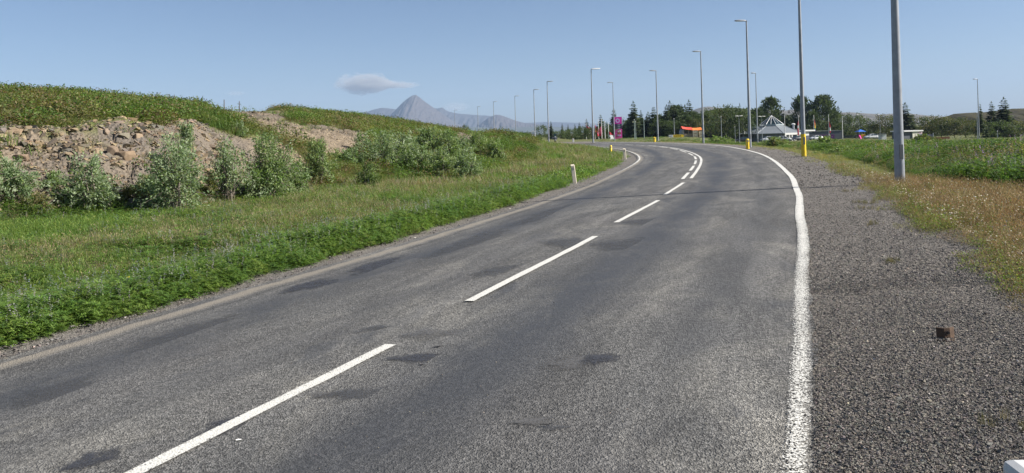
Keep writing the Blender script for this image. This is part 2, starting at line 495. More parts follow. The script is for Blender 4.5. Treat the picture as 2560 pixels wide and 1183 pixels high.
def asphalt_mat():
    m, nt, out = newmat('asphalt'); n = N(nt)
    p = n.pos(); u = n.attr('u'); v = n.attr('v'); eL = n.attr('el'); eR = n.attr('er')
    cmb = n.new('ShaderNodeCombineXYZ')
    n.lk(n.math('MULTIPLY', u, .16), cmb.inputs[0]); n.lk(n.math('MULTIPLY', v, .62), cmb.inputs[1]); q = cmb.outputs[0]
    big = n.noise(q, 1.0, 5, .6, .5)
    cm2 = n.new('ShaderNodeCombineXYZ'); n.lk(n.math('MULTIPLY', u, .55), cm2.inputs[0]); n.lk(n.math('MULTIPLY', v, 1.2), cm2.inputs[1])
    mid = n.noise(cm2.outputs[0], 1.0, 6, .65, .8)
    # wheel tracks
    def track(c, w):
        d = n.math('DIVIDE', n.math('SUBTRACT', v, c), w)
        return n.math('POWER', 2.718, n.math('MULTIPLY', n.math('MULTIPLY', d, d), -1.0))
    tr = n.math('ADD', n.math('ADD', track(-2.3, .62), n.math('MULTIPLY', track(-.95, .45), .45)), n.math('ADD', n.math('MULTIPLY', track(1.1, .8), 1.0), n.math('MULTIPLY', track(2.65, .42), .55)), clamp=True)
    blotch = n.math('MULTIPLY', tr, n.ramp(n.math('ADD', n.math('MULTIPLY', big, .55), n.math('MULTIPLY', mid, .45)), .34, .54, .30, 1.0))
    blotch2 = n.ramp(n.math('ADD', n.math('MULTIPLY', mid, .7), n.math('MULTIPLY', big, .3)), .52, .64, 0, .75)
    dark = n.math('MAXIMUM', blotch, blotch2)
    lite = n.ramp(n.noise(cm2.outputs[0], .7, 4, .6, 1.2), .52, .68)
    # chippings
    sp = n.new('ShaderNodeSeparateColor'); n.lk(n.vor(p, 95, 'F1', 'Color'), sp.inputs[0])
    chip = n.ramp(sp.outputs[0], 0, 1, .55, 1.48)
    sp2 = n.new('ShaderNodeSeparateColor'); n.lk(n.vor(p, 42, 'F1', 'Color'), sp2.inputs[0])
    chip2 = n.ramp(sp2.outputs[0], 0, 1, .6, 1.42)
    chipm = n.math('MULTIPLY', chip, chip2)
    base = n.mix(n.ramp(big, .3, .7), (.102, .100, .094), (.138, .134, .124))
    base = n.mix(n.math('MULTIPLY', lite, .75), base, (.205, .196, .172))
    base = n.mix(n.ramp(n.noise(p, .35, 3), .5, .7, 0, .5), base, (.125, .118, .112))
    cm3 = n.new('ShaderNodeCombineXYZ'); n.lk(n.math('MULTIPLY', u, .30), cm3.inputs[0]); n.lk(n.math('MULTIPLY', v, 2.2), cm3.inputs[1])
    stk = n.ramp(n.noise(cm3.outputs[0], 1.0, 6, .62, .9), .34, .66, .70, 1.22)
    sc_ = n.new('ShaderNodeCombineColor')
    for i in range(3): n.lk(stk, sc_.inputs[i])
    base = n.mix(1.0, base, sc_.outputs[0], 'MULTIPLY')
    smo = n.math('MULTIPLY', dark, .95)
    chipf = n.math('ADD', n.math('MULTIPLY', chipm, n.math('SUBTRACT', 1.0, n.math('MULTIPLY', smo, .55))), n.math('MULTIPLY', smo, .55))
    base = n.mix(smo, base, (.049, .050, .052))
    cc = n.new('ShaderNodeCombineColor')
    for i in range(3): n.lk(chipf, cc.inputs[i])
    col = n.mix(1.0, base, cc.outputs[0], 'MULTIPLY')
    # dusty broken left edge
    en = n.math('ADD', eL, n.math('MULTIPLY', n.math('SUBTRACT', n.noise(p, 1.6, 5), .5), .22))
    edge = n.math('MULTIPLY', n.ramp(en, -.36, -.22), n.ramp(en, -.06, -.12, 0, 1))
    col = n.mix(n.math('MULTIPLY', edge, .85), col, (.255, .228, .185))
    seam = n.math('MULTIPLY', n.ramp(en, -.50, -.44), n.ramp(en, -.36, -.42, 0, 1))
    col = n.mix(n.math('MULTIPLY', seam, .5), col, (.05, .048, .046))
    # sealed cracks
    cr = n.vor(cm2.outputs[0], .75, 'DISTANCE_TO_EDGE')
    cr = n.math('MULTIPLY', n.ramp(cr, .004, .012, 1, 0), n.ramp(n.noise(q, 1.7, 2), .52, .6))
    col = n.mix(n.math('MULTIPLY', cr, .0), col, (.03, .03, .031))
    h = n.math('MULTIPLY', n.math('ADD', n.vor(p, 95), n.math('MULTIPLY', n.vor(p, 42), .7)), n.math('SUBTRACT', 1.0, n.math('MULTIPLY', smo, .75)))
    n.bsdf(out, col, n.ramp(smo, 0, 1, .85, .58), 0, n.bump(h, .85, .012), .35)
    return m

def gravel_mat():
    m, nt, out = newmat('gravel'); n = N(nt); p = n.pos()
    sp = n.new('ShaderNodeSeparateColor'); n.lk(n.vor(p, 60, 'F1', 'Color'), sp.inputs[0])
    sp2 = n.new('ShaderNodeSeparateColor'); n.lk(n.vor(p, 28, 'F1', 'Color'), sp2.inputs[0])
    big = n.noise(p, .8, 5, .6)
    c = n.mix(n.ramp(big, .35, .65), (.108, .100, .090), (.155, .142, .126))
    c = n.mix(n.ramp(sp.outputs[0], .3, 1, 0, .8), c, (.23, .21, .185))
    c = n.mix(n.ramp(sp2.outputs[0], .0, .5, .7, 0), c, (.06, .056, .054))
    c = n.mix(n.ramp(sp.outputs[1], .94, .97, 0, .7), c, (.30, .27, .22))
    h = n.math('ADD', n.vor(p, 60), n.vor(p, 28))
    n.bsdf(out, c, .9, 0, n.bump(h, .7, .018), .25)
    return m

def paint_mat():
    m, nt, out = newmat('road_paint'); n = N(nt); p = n.pos()
    wear = n.attr('wear'); w2 = n.attr('edge')
    big = n.noise(p, 1.3, 4); fine = n.noise(p, 75, 3, .6); sp = n.new('ShaderNodeSeparateColor'); n.lk(n.vor(p, 105, 'F1', 'Color'), sp.inputs[0])
    worn = n.math('ADD', n.math('MULTIPLY', fine, .55), n.math('MULTIPLY', sp.outputs[0], .45))
    worn = n.math('ADD', worn, n.math('MULTIPLY', n.math('SUBTRACT', big, .5), .35))
    thr = n.math('ADD', n.math('MULTIPLY', wear, .34), n.math('MULTIPLY', n.math('MULTIPLY', w2, .34), n.math('ADD', wear, .12)))
    keep = n.ramp(n.math('SUBTRACT', worn, thr), .10, .16)
    c = n.mix(n.ramp(fine, .3, .7), (.50, .49, .44), (.68, .67, .62))
    b = n.bsdf(None, c, .6, 0, n.bump(n.vor(p, 75), .5, .008), .35)
    tr = n.new('ShaderNodeBsdfTransparent'); mx = n.new('ShaderNodeMixShader')
    n.lk(keep, mx.inputs[0]); n.lk(tr.outputs[0], mx.inputs[1]); n.lk(b.outputs[0], mx.inputs[2]); n.lk(mx.outputs[0], out.inputs[0])
    return m

ASPH, GRAV, RPAINT = asphalt_mat(), gravel_mat(), paint_mat()
SEND = CS[-1]
fR = lambda s: np.interp(s, CS, WR); fL = lambda s: -np.interp(s, CS, WL)

def make_road():
    S, T, Vv, x, y, z, fc = strip(0, SEND, lambda s: fL(s) - .08, lambda s: fR(s) + .10, 41, .25, 0.0, 'road', ASPH)
    # ragged asphalt edges
    jl = (vn(S[:, 0] * 3.1, S[:, 0] * 0, 5) - .5) * .10; jr = (vn(S[:, 0] * 6.3, S[:, 0] * 0, 8) - .5) * .07
    Vv[:, 0] += jl; Vv[:, -1] += jr
    x, y = on_road(S, Vv); z = g(x, y) + (vn(S * .5, Vv * .8, 2) - .5) * .015
    w = Vv - fL(S.ravel()).reshape(S.shape)
    o = arrays('road', np.c_[x.ravel(), y.ravel(), z.ravel()], fc, ASPH, None, None, True,
               {'u': S.ravel(), 'v': Vv.ravel(), 'el': (fL(S.ravel()).reshape(S.shape) - Vv).ravel(), 'er': (Vv - fR(S.ravel()).reshape(S.shape)).ravel()})
    tag(o, kind='structure')
    for nm, a, b, dz in (('gravel_shoulder', lambda s: fR(s) + .02, lambda s: fR(s) + shoulder_right(s) + .9, -.02),
                         ('gravel_edge', lambda s: fL(s) - shoulder_left(s) - .5, lambda s: fL(s) + .05, -.02)):
        S, T, Vv, x, y, z, fc = strip(0, SEND, a, b, 25, .2, dz, nm, GRAV)
        z = z + (fbm(x * 2.2, y * 2.2, 4) - .5) * .05 * np.sin(np.pi * T) - .05 * ((T > .85) if nm == 'gravel_shoulder' else (T < .2))
        z = np.minimum(z, g(x, y) - .006 + .03 * ss(.1, .4, T if nm == 'gravel_shoulder' else 1 - T))
        tag(arrays(nm, np.c_[x.ravel(), y.ravel(), z.ravel()], fc, GRAV, None, None, True), kind='structure')
make_road()

def s_of(px, py):
    x, y = at(px, py); s, v, a, b = road_coords([x], [y]); 
    i = np.argmin(np.hypot(CC[:, 0] - x, CC[:, 1] - y)); return CS[i], float((np.array([x, y]) - CC[i]) @ CN[i])

def line_mesh(name, s0, s1, off, wd, wear, ds=.12, z=.012):
    """painted line: off(s) lateral position of its middle"""
    s = np.arange(s0, s1 + 1e-6, max(ds, (s1 - s0) / 4000)); t = np.linspace(0, 1, 6)
    S, T = np.meshgrid(s, t, indexing='ij')
    Vv = off(S.ravel()).reshape(S.shape) + (T - .5) * wd + (vn(S * 2.0, T * 3, 3) - .5) * .012
    x, y = on_road(S, Vv); zz = g(x, y) + z
    fc = grid_faces(len(s), 6)[:, ::-1]
    ed = np.abs(T - .5) * 2
    return np.c_[x.ravel(), y.ravel(), zz.ravel()], fc, {'wear': np.full(x.size, wear), 'edge': (ed ** 2).ravel()}

def make_lines():
    k = 0
    zero = lambda s: np.zeros_like(s)
    D = [((345, 1183), (1000, 852), -3.2, 0, .30), ((1182, 750), (1490, 591), 0, 0, .18), ((1540, 558), (1648, 500), 0, 0, .12), ((1663, 487), (1709, 457), 0, 0, .10)]
    for a, b, ea, eb, w in D:
        s0, v0 = s_of(*a); s1, v1 = s_of(*b)
        V, fc, at_ = line_mesh('centre_line_dash', s0 + ea, s1 + eb, lambda q, A=s0, B=s1, a_=v0, b_=v1: np.clip(a_ + (b_ - a_) * (q - A) / (B - A), -.4, .4), .115, w)
        tag(arrays('centre_line_dash', V, fc, RPAINT, None, None, True, at_), kind='structure')
    s0, v = s_of(1724, 447)
    V, fc, at_ = line_mesh('centre_line_solid', s0, s0 + 52, lambda s: np.full_like(s, .16), .13, .06)
    tag(arrays('centre_line_solid', V, fc, RPAINT, None, None, True, at_), kind='structure')
    s = s_of(1709, 448)[0]
    while s < SEND - 60:
        V, fc, at_ = line_mesh('centre_line_dash', s, s + 4.4, lambda q: np.full_like(q, -.14), .13, .06)
        tag(arrays('centre_line_dash', V, fc, RPAINT, None, None, True, at_), kind='structure')
        s += 5.9
    V, fc, at_ = line_mesh('edge_line', 0, SEND - 30, lambda s: fR(s), .165, .52)
    sx, sy = V[:, 0], V[:, 1]
    at_['wear'] = np.interp(sy, [3, 8, 14, 22, 40], [1.0, .85, .50, .25, .10])
    tag(arrays('edge_line', V, fc, RPAINT, None, None, True, at_), kind='structure')
    s1 = s_of(1380, 496)[0]
    V, fc, at_ = line_mesh('edge_line', s1, SEND - 30, lambda s: fL(s) + .10, .12, .2)
    at_['wear'] = np.interp(V[:, 1], [30, 40, 48, 75], [1.9, .8, .40, .75])
    tag(arrays('edge_line', V, fc, RPAINT, None, None, True, at_), kind='structure')
make_lines()

def patch(px, py, rx, ry, rot, col, seed, z=.006, rough=.6):
    """thin smooth tar patch or hole lying on the road; rx, ry in metres"""
    x, y = at(px, py); r = np.random.default_rng(seed); n = 40
    V = [(x, y, float(g(x, y)) + z)]; ph = r.uniform(0, 6.28, 5)
    for k in range(n):
        t = 2 * math.pi * k / n
        q = 1 + .16 * math.sin(2 * t + ph[0]) + .12 * math.sin(3 * t + ph[1]) + .08 * math.sin(5 * t + ph[2]) + .06 * math.sin(9 * t + ph[3])
        a, b = rx * q * math.cos(t), ry * q * math.sin(t)
        V.append((x + a * math.cos(rot) - b * math.sin(rot), y + a * math.sin(rot) + b * math.cos(rot), float(g(x, y)) + z))
    V = np.array(V); V = np.r_[V[:1], V[:1] + (V[1:] - V[:1]) * .5, V[1:]]
    Fs = np.array([(0, k + 1, (k + 1) % n + 1, 0) for k in range(n)])
    T3 = np.array([(0, k + 1, (k + 1) % n + 1) for k in range(n)] + [(k + 1, n + k + 1, (k + 1) % n + 1) for k in range(n)] + [((k + 1) % n + 1, n + k + 1, n + (k + 1) % n + 1) for k in range(n)])
    return tag(arrays('asphalt_patch', V, T3, col, None, None, True, {'rim': np.r_[0, np.full(n, .5), np.ones(n)]}), kind='structure')

def patchmat(name, c, alpha):
    m, nt, out = newmat(name); n = N(nt); p = n.pos()
    sp = n.new('ShaderNodeSeparateColor'); n.lk(n.vor(p, 90, 'F1', 'Color'), sp.inputs[0])
    cc = n.mix(n.ramp(sp.outputs[0], 0, 1, .0, .5), c, tuple(q * 1.7 for q in c))
    b = n.bsdf(None, cc, .62, 0, n.bump(n.vor(p, 90), .25, .006), .35)
    tr = n.new('ShaderNodeBsdfTransparent'); mx = n.new('ShaderNodeMixShader')
    f = n.ramp(n.math('ADD', n.noise(p, 5, 5, .6), n.math('MULTIPLY', n.math('SUBTRACT', sp.outputs[1], .5), .3)), .30, .58, .25, alpha)
    f = n.math('MULTIPLY', f, n.ramp(n.math('ADD', n.attr('rim'), n.math('MULTIPLY', n.math('SUBTRACT', n.noise(p, 9, 4), .5), .9)), .98, .45))
    n.lk(f, mx.inputs[0]); n.lk(tr.outputs[0], mx.inputs[1]); n.lk(b.outputs[0], mx.inputs[2]); n.lk(mx.outputs[0], out.inputs[0])
    return m
TARD = patchmat('tar_dark', (.036, .037, .042), 1.0); TAR = patchmat('tar', (.054, .055, .057), .70); TARL = patchmat('tar_worn', (.085, .083, .080), .9)
def streak(a, b, wd, mat, seed, z=.007):
    p, q = np.array(at(*a)), np.array(at(*b)); o = patch((a[0] + b[0]) / 2, (a[1] + b[1]) / 2, np.hypot(*(q - p)) / 2, wd, math.atan2(*(q - p)[::-1]), mat, seed, z)
for i, (a, b, w, m) in enumerate((((690, 738), (860, 690), .22, 1), ((860, 690), (1010, 640), .26, 1), ((300, 885), (720, 765), .36, 0), ((1060, 645), (1300, 562), .34, 0), ((1290, 560), (1470, 500), .36, 0), ((470, 1110), (640, 1035), .14, 1), ((40, 1030), (260, 935), .30, 0),
        ((1180, 700), (1310, 655), .22, 0), ((170, 1180), (300, 1120), .16, 1), ((1340, 610), (1500, 605), .7, 0))):
    streak(a, b, w, (TAR, TARD)[m], 50 + i, .006 + .0003 * i)
HOLE = paint('pothole', (.006, .006, .006), .9)
patch(1045, 896, .26, .17, .15, TARD, 1); patch(1100, 835, .36, .20, .1, TARL, 2); patch(1450, 905, .36, .22, .2, TARL, 3); patch(1500, 900, .22, .14, .3, TARD, 4, .010)
patch(1330, 1055, .17, .075, .0, TARL, 5); patch(1385, 1072, .10, .05, .2, TAR, 6, .010); patch(900, 985, .32, .14, .2, TAR, 7); patch(820, 990, .14, .10, .1, TARL, 8, .010)
patch(1570, 610, .9, .6, .5, TAR, 9); patch(1610, 555, .7, .55, .4, TAR, 10); patch(930, 822, .22, .12, .5, TAR, 11)
patch(1362, 1067, .028, .010, .1, HOLE, 12, .014); patch(1377, 1064, .012, .010, .5, HOLE, 14, .014); patch(1093, 869, .05, .012, .3, HOLE, 13, .010); patch(1055, 914, .02, .010, .3, HOLE, 15, .010)
FLECK = paint('paint_fleck', (.72, .71, .66), .6)
patch(596, 1103, .018, .012, .5, FLECK, 16, .010)

# ------------------------------------------------------------------ scattering of small things (stuff)
def spin(n, r): return r.uniform(0, 2 * math.pi, n)

def instance(tv, tf, tc, pos, rz, sc, tint, lean=None):
    """copies of one small template: positions (N,3), turn, scale (N,) or (N,3), tint (N,3)"""
    n, t = len(pos), len(tv)
    sc = np.asarray(sc, float)
    if sc.ndim == 1: sc = np.repeat(sc[:, None], 3, 1)
    v = tv[None] * sc[:, None, :]
    c, s = np.cos(rz)[:, None], np.sin(rz)[:, None]
    x = v[..., 0] * c - v[..., 1] * s; y = v[..., 0] * s + v[..., 1] * c; z = v[..., 2]
    if lean is not None:
        x = x + z * lean[:, 0:1]; y = y + z * lean[:, 1:2]
    V = np.stack([x, y, z], -1) + pos[:, None, :]
    Fs = tf[None] + (np.arange(n) * t)[:, None, None]
    C = np.clip(tc[None] * tint[:, None, :], 0, 1)
    return V.reshape(-1, 3), Fs.reshape(-1, tf.shape[1]), C.reshape(-1, 3)

class Cloud:                               # gathers instanced pieces into one object
    def __init__(s): s.V = []; s.F = []; s.C = []; s.n = 0
    def add(s, V, Fs, C):
        s.V.append(V); s.F.append(Fs + s.n); s.C.append(C); s.n += len(V)
    def build(s, name, mat, parent=None):
        return arrays(name, np.concatenate(s.V), np.concatenate(s.F), mat, np.concatenate(s.C), parent)

def leafquad(p, d, L, W, up, r):
    """four corners of a pointed leaf from p along d, flat side roughly facing up"""
    d = d / np.linalg.norm(d); side = np.cross(d, up); q = np.linalg.norm(side)
    side = side / q if q > 1e-4 else np.array([1., 0, 0])
    return [p, p + d * L * .5 + side * W * .5, p + d * L, p + d * L * .5 - side * W * .5]

def t_lupine(seed, nl=26, h=.42, rad=.26, flower=False):
    r = np.random.default_rng(seed); V = []; Fq = []; C = []
    for i in range(nl):
        a = r.uniform(0, 6.28); q = rad * math.sqrt(r.uniform(0, 1)); z = h * (1 - .55 * (q / rad) ** 2) * r.uniform(.45, 1.05)
        c = np.array([q * math.cos(a), q * math.sin(a), z]); k = 6; a0 = r.uniform(0, 6.28)
        tl = r.uniform(-.2, .5); sh = r.uniform(.7, 1.25)
        tilt = r.normal(0, .35, 2)
        for j in range(k):
            b = a0 + j * 6.283 / k; d = np.array([math.cos(b), math.sin(b), tl + tilt[0] * math.cos(b) + tilt[1] * math.sin(b)])
            o = len(V); V += leafquad(c, d, r.uniform(.045, .07), .018, np.array([0, 0, 1.]), r); Fq.append((o, o + 1, o + 2, o + 3))
            C += [np.array([sh, sh, sh])] * 4
    if flower:
        for i in range(2):
            a = r.uniform(0, 6.28); q = rad * .6 * r.uniform(0, 1); x, y = q * math.cos(a), q * math.sin(a)
            for k in range(8):
                z = h * .9 + k * .025; b = r.uniform(0, 6.28); d = np.array([math.cos(b), math.sin(b), .5])
                o = len(V); V += leafquad(np.array([x, y, z]), d, .03, .02, np.array([0, 0, 1.]), r); Fq.append((o, o + 1, o + 2, o + 3))
                C += [np.array([1.7, 1.1, 5.0])] * 4
    return np.array(V), np.array(Fq), np.array(C)

def t_grass(seed, nb=16, h=.4, rad=.10, w=.007, spread=.5, head=0):
    r = np.random.default_rng(seed); V = []; Fq = []; C = []
    for i in range(nb):
        a = r.uniform(0, 6.28); q = rad * math.sqrt(r.uniform()); b = r.uniform(0, 6.28)
        p = np.array([q * math.cos(a), q * math.sin(a), 0]); d = np.array([math.cos(b), math.sin(b), 0]); s = np.array([-d[1], d[0], 0])
        L = h * r.uniform(.5, 1.1); bend = spread * r.uniform(.2, 1.1)
        m = p + np.array([0, 0, L * .55]) + d * bend * L * .25; t = p + np.array([0, 0, L * (1 - .25 * bend)]) + d * bend * L * .75
        o = len(V); V += [p - s * w / 2, p + s * w / 2, m + s * w * .45, m - s * w * .45, t + s * w * .12, t - s * w * .12]
        Fq += [(o, o + 1, o + 2, o + 3), (o + 3, o + 2, o + 4, o + 5)]
        sh = r.uniform(.75, 1.25); C += [np.array([sh, sh, sh])] * 6
        if head and r.uniform() < head:
            o = len(V); V += leafquad(t, d * .4 + np.array([0, 0, 1.]), .06, .012, np.array([1., .3, 0]), r); Fq.append((o, o + 1, o + 2, o + 3)); C += [np.array([1.25, 1.12, 1.0])] * 4
    return np.array(V), np.array(Fq), np.array(C)

def t_herb(seed, nl=40, h=.4, rad=.3, ls=.06, lw=.03, top=None):
    """small bushy plant: leaves spread through a dome"""
    r = np.random.default_rng(seed); V = []; Fq = []; C = []
    for i in range(nl):
        a = r.uniform(0, 6.28); q = rad * math.sqrt(r.uniform()); z = h * math.sqrt(max(0, 1 - (q / rad) ** 2 * .9)) * r.uniform(.3, 1.05)
        c = np.array([q * math.cos(a), q * math.sin(a), z]); d = r.normal(0, 1, 3); d[2] = abs(d[2]) * .7
        up = r.normal(0, .6, 3) + np.array([0, 0, 1.])
        o = len(V); V += leafquad(c, d, ls * r.uniform(.7, 1.3), lw * r.uniform(.7, 1.3), up, r); Fq.append((o, o + 1, o + 2, o + 3))
        sh = r.uniform(.65, 1.35); C += [np.array([sh, sh, sh])] * 4
    return np.array(V), np.array(Fq), np.array(C)

LUP = [t_lupine(i) for i in range(5)] + [t_lupine(9, flower=True)]
GRS = [t_grass(20 + i) for i in range(5)]
HAY = [t_grass(30 + i, 14, .42, .14, .006, .7, .55) for i in range(4)]
HRB = [t_herb(40 + i) for i in range(5)]
FARG = [t_grass(50 + i, 30, .42, .34, .016, .5, .25) for i in range(4)]
FARH = [t_herb(60 + i, 80, .42, .46, .085, .042) for i in range(5)]

def polar(n, a0, a1, d0, d1, r):           # points thinning out with distance
    a = r.uniform(a0, a1, n); d = np.exp(r.uniform(math.log(d0), math.log(d1), n))
    return (a - CX) / F * d, d

def tints(n, r, *cols):
    c = np.array(cols)[r.integers(0, len(cols), n)]
    return c * r.uniform(.8, 1.2, (n, 1)) * r.uniform(.93, 1.07, (n, 3))

CLEAR = [(*at(1438, 458), .5), (*at(1563, 398), .8), (*at(1527, 376), 1.2), (*at(2250, 462), .25)]
def put(cl, T, x, y, sc, tint, r, sink=.02, lean=.15, hs=None):
    if hs is not None and np.ndim(hs) == 0: hs = np.full(len(x), float(hs))
    for ex, ey, er in CLEAR:
        q = np.hypot(x - ex, (y - ey + er * .8) * .55) > er
        x, y, sc, tint = x[q], y[q], np.asarray(sc)[q], tint[q]
        if hs is not None: hs = hs[q]
    z = terrain(x, y) - sink
    w = r.integers(0, len(T), len(x))
    for i, (tv, tf, tc) in enumerate(T):
        m = w == i
        if m.any():
            k = m.sum(); s3 = np.repeat(np.asarray(sc)[m][:, None], 3, 1)
            if hs is not None: s3[:, 2] *= hs[m]
            cl.add(*instance(tv, tf, tc, np.c_[x[m], y[m], z[m]], spin(k, r), s3, tint[m], r.normal(0, lean, (k, 2))))

GRN = ((.116, .205, .040), (.148, .235, .046), (.096, .178, .042), (.172, .250, .055))
GRN2 = ((.148, .236, .052), (.185, .252, .066), (.116, .206, .046))
BRN = ((.25, .225, .135), (.30, .265, .175), (.23, .20, .135), (.21, .225, .10))

def left_meadow():
    r = np.random.default_rng(101); cl = Cloud()
    def zone(n, d0, d1, a0=-750, a1=1620):
        x, y = polar(n, a0, a1, d0, d1, r); s, v, eR, eL = road_coords(x, y)
        off = eL - shoulder_left(s); a = CX + F * x / y
        foot = np.interp(a, HT[:, 0], HT[:, 1])
        k = (off > (vn(x * 1.3, y * 1.3, 6) - .6) * .35) & (off < 60) & ((y < foot + 1.0 + .9 * vn(x * .9, y * .9, 15)) | (a > 1330)) & (y < np.where(a > 1250, 105, 80))
        return x[k], y[k], off[k], a[k]
    # a dense lupine belt along the road, and again before the bushes, with grass and seed heads between
    for n, d0, d1, big in ((22500, 4.6, 14, 0), (19500, 14, 30, 1), (12000, 30, 110, 2)):
        x, y, off, a = zone(n, d0, d1)
        p = fbm(x * .35, y * .35, 12); near = np.exp(-(off / (.5 + 2.2 * fbm(x * .5, y * .5, 55))) ** 2)
        lup = (r.uniform(0, 1, len(x)) < np.clip(near * 1.1 + ss(.44, .66, p) * .55 + .25 * ss(2, 8, y - off * 0 - np.interp(a, HT[:, 0], HT[:, 1]) + 7), .1, .95) * (1 - .75 * ss(34, 50, y)))
        sc = (1.0, 1.25, 1.5)[big] * r.uniform(.65, 1.15, len(x)) * (.72 + .28 * ss(0, .6, off))
        T = LUP if big < 2 else FARH
        put(cl, T, x[lup], y[lup], sc[lup] * (1 if big < 2 else .75), tints(lup.sum(), r, *GRN), r, hs=(.60 + .32 * np.exp(-(off / 1.6) ** 2))[lup])
        g_ = ~lup; dr = ss(.40, .56, fbm(x * .3, y * .3, 44) + .10 * ss(1, 2.5, off) - .06 * ss(6, 9, off) + .12 * ss(35, 55, y))
        tn = np.where((r.uniform(0, 1, len(x)) < dr * .78)[:, None], tints(len(x), r, *BRN), tints(len(x), r, *GRN2))
        put(cl, HAY if big < 2 else FARG, x[g_], y[g_], sc[g_] * .8, tn[g_], r, hs=.78)
        x, y, off, a = zone(int(n * 1.1), d0, d1)
        put(cl, GRS if big < 2 else FARG, x, y, (1, 1.35, 1.2)[big] * r.uniform(.55, .95, len(x)) * (.6 + .4 * ss(0, .8, off)), np.where((r.uniform(0, 1, len(x)) < .45 * ss(.42, .56, fbm(x * .3, y * .3, 44) + .10 * ss(1, 2.5, off)))[:, None], tints(len(x), r, *BRN), tints(len(x), r, *GRN, *GRN2)), r, hs=.74)
        x, y, off, a = zone(int(n * .7), d0, d1)
        put(cl, HRB if big < 2 else FARH, x, y, (.55, .75, .7)[big] * r.uniform(.6, 1.1, len(x)) * (.6 + .4 * ss(0, .8, off)), tints(len(x), r, *GRN, *GRN2), r, hs=.58)
    tag(cl.build('meadow_grass', LEAF), kind='stuff')
left_meadow()

def hill_cover():
    r = np.random.default_rng(202); cl = Cloud()
    n = 70000
    a = r.uniform(-500, 1340, n)
    d0 = np.interp(a, HT[:, 0], HT[:, 1]); d1 = np.interp(a, HT[:, 0], HT[:, 3]); d2 = np.interp(a, HT[:, 0], HT[:, 5])
    t = r.uniform(0, 1.12, n); y = np.where(t < .2, d0 + (d1 - d0) * t / .2, d1 + (d2 - d1) * (t - .2) / .8)
    x = (a - CX) / F * y; z = terrain(x, y)
    rk = rockmask(x, y, z); rk = np.maximum(rk, np.maximum(rockmask(x, y + 1.4, terrain(x, y + 1.4)), rockmask(x, y + .6, terrain(x, y + .6)))); k = (rk < .5) | (r.uniform(0, 1, n) < .010)
    x, y, a = x[k], y[k], a[k]; n = len(x)
    p = fbm(x * .22, y * .22, 61); q = fbm(x * .6, y * .6, 62)
    lush = ss(.38, .6, p)
    col = np.where((r.uniform(0, 1, n) < .25 + .6 * lush)[:, None], tints(n, r, (.105, .180, .036), (.135, .205, .042), (.090, .155, .038)), tints(n, r, (.165, .20, .06), (.20, .20, .075), (.14, .185, .05), (.20, .17, .08)))
    red = (q > .60) & (r.uniform(0, 1, n) < .25); col[red] = tints(red.sum(), r, (.22, .165, .085), (.20, .155, .085))
    sc = r.uniform(.6, 1.25, n) * (.65 + .5 * lush); h = r.uniform(0, 1, n) < .45
    dk = .66 + .55 * fbm(x * .15, y * .15, 66)[:, None]; col = col * dk
    big = [t_herb(140 + i, 120, .62, .62, .10, .05) for i in range(4)]
    bx = (r.uniform(0, 1, n) < .07 + .12 * ss(.5, .62, q)) & (y > 24)
    put(cl, big, x[bx], y[bx], (.55 + .75 * r.power(.6, n))[bx], col[bx] * .92, r, sink=.06)
    put(cl, FARH, x[h], y[h], sc[h] * .85, col[h], r); put(cl, FARG, x[~h], y[~h], sc[~h] * .85, col[~h], r)
    tag(cl.build('hill_grass', LEAF), kind='stuff')
hill_cover()

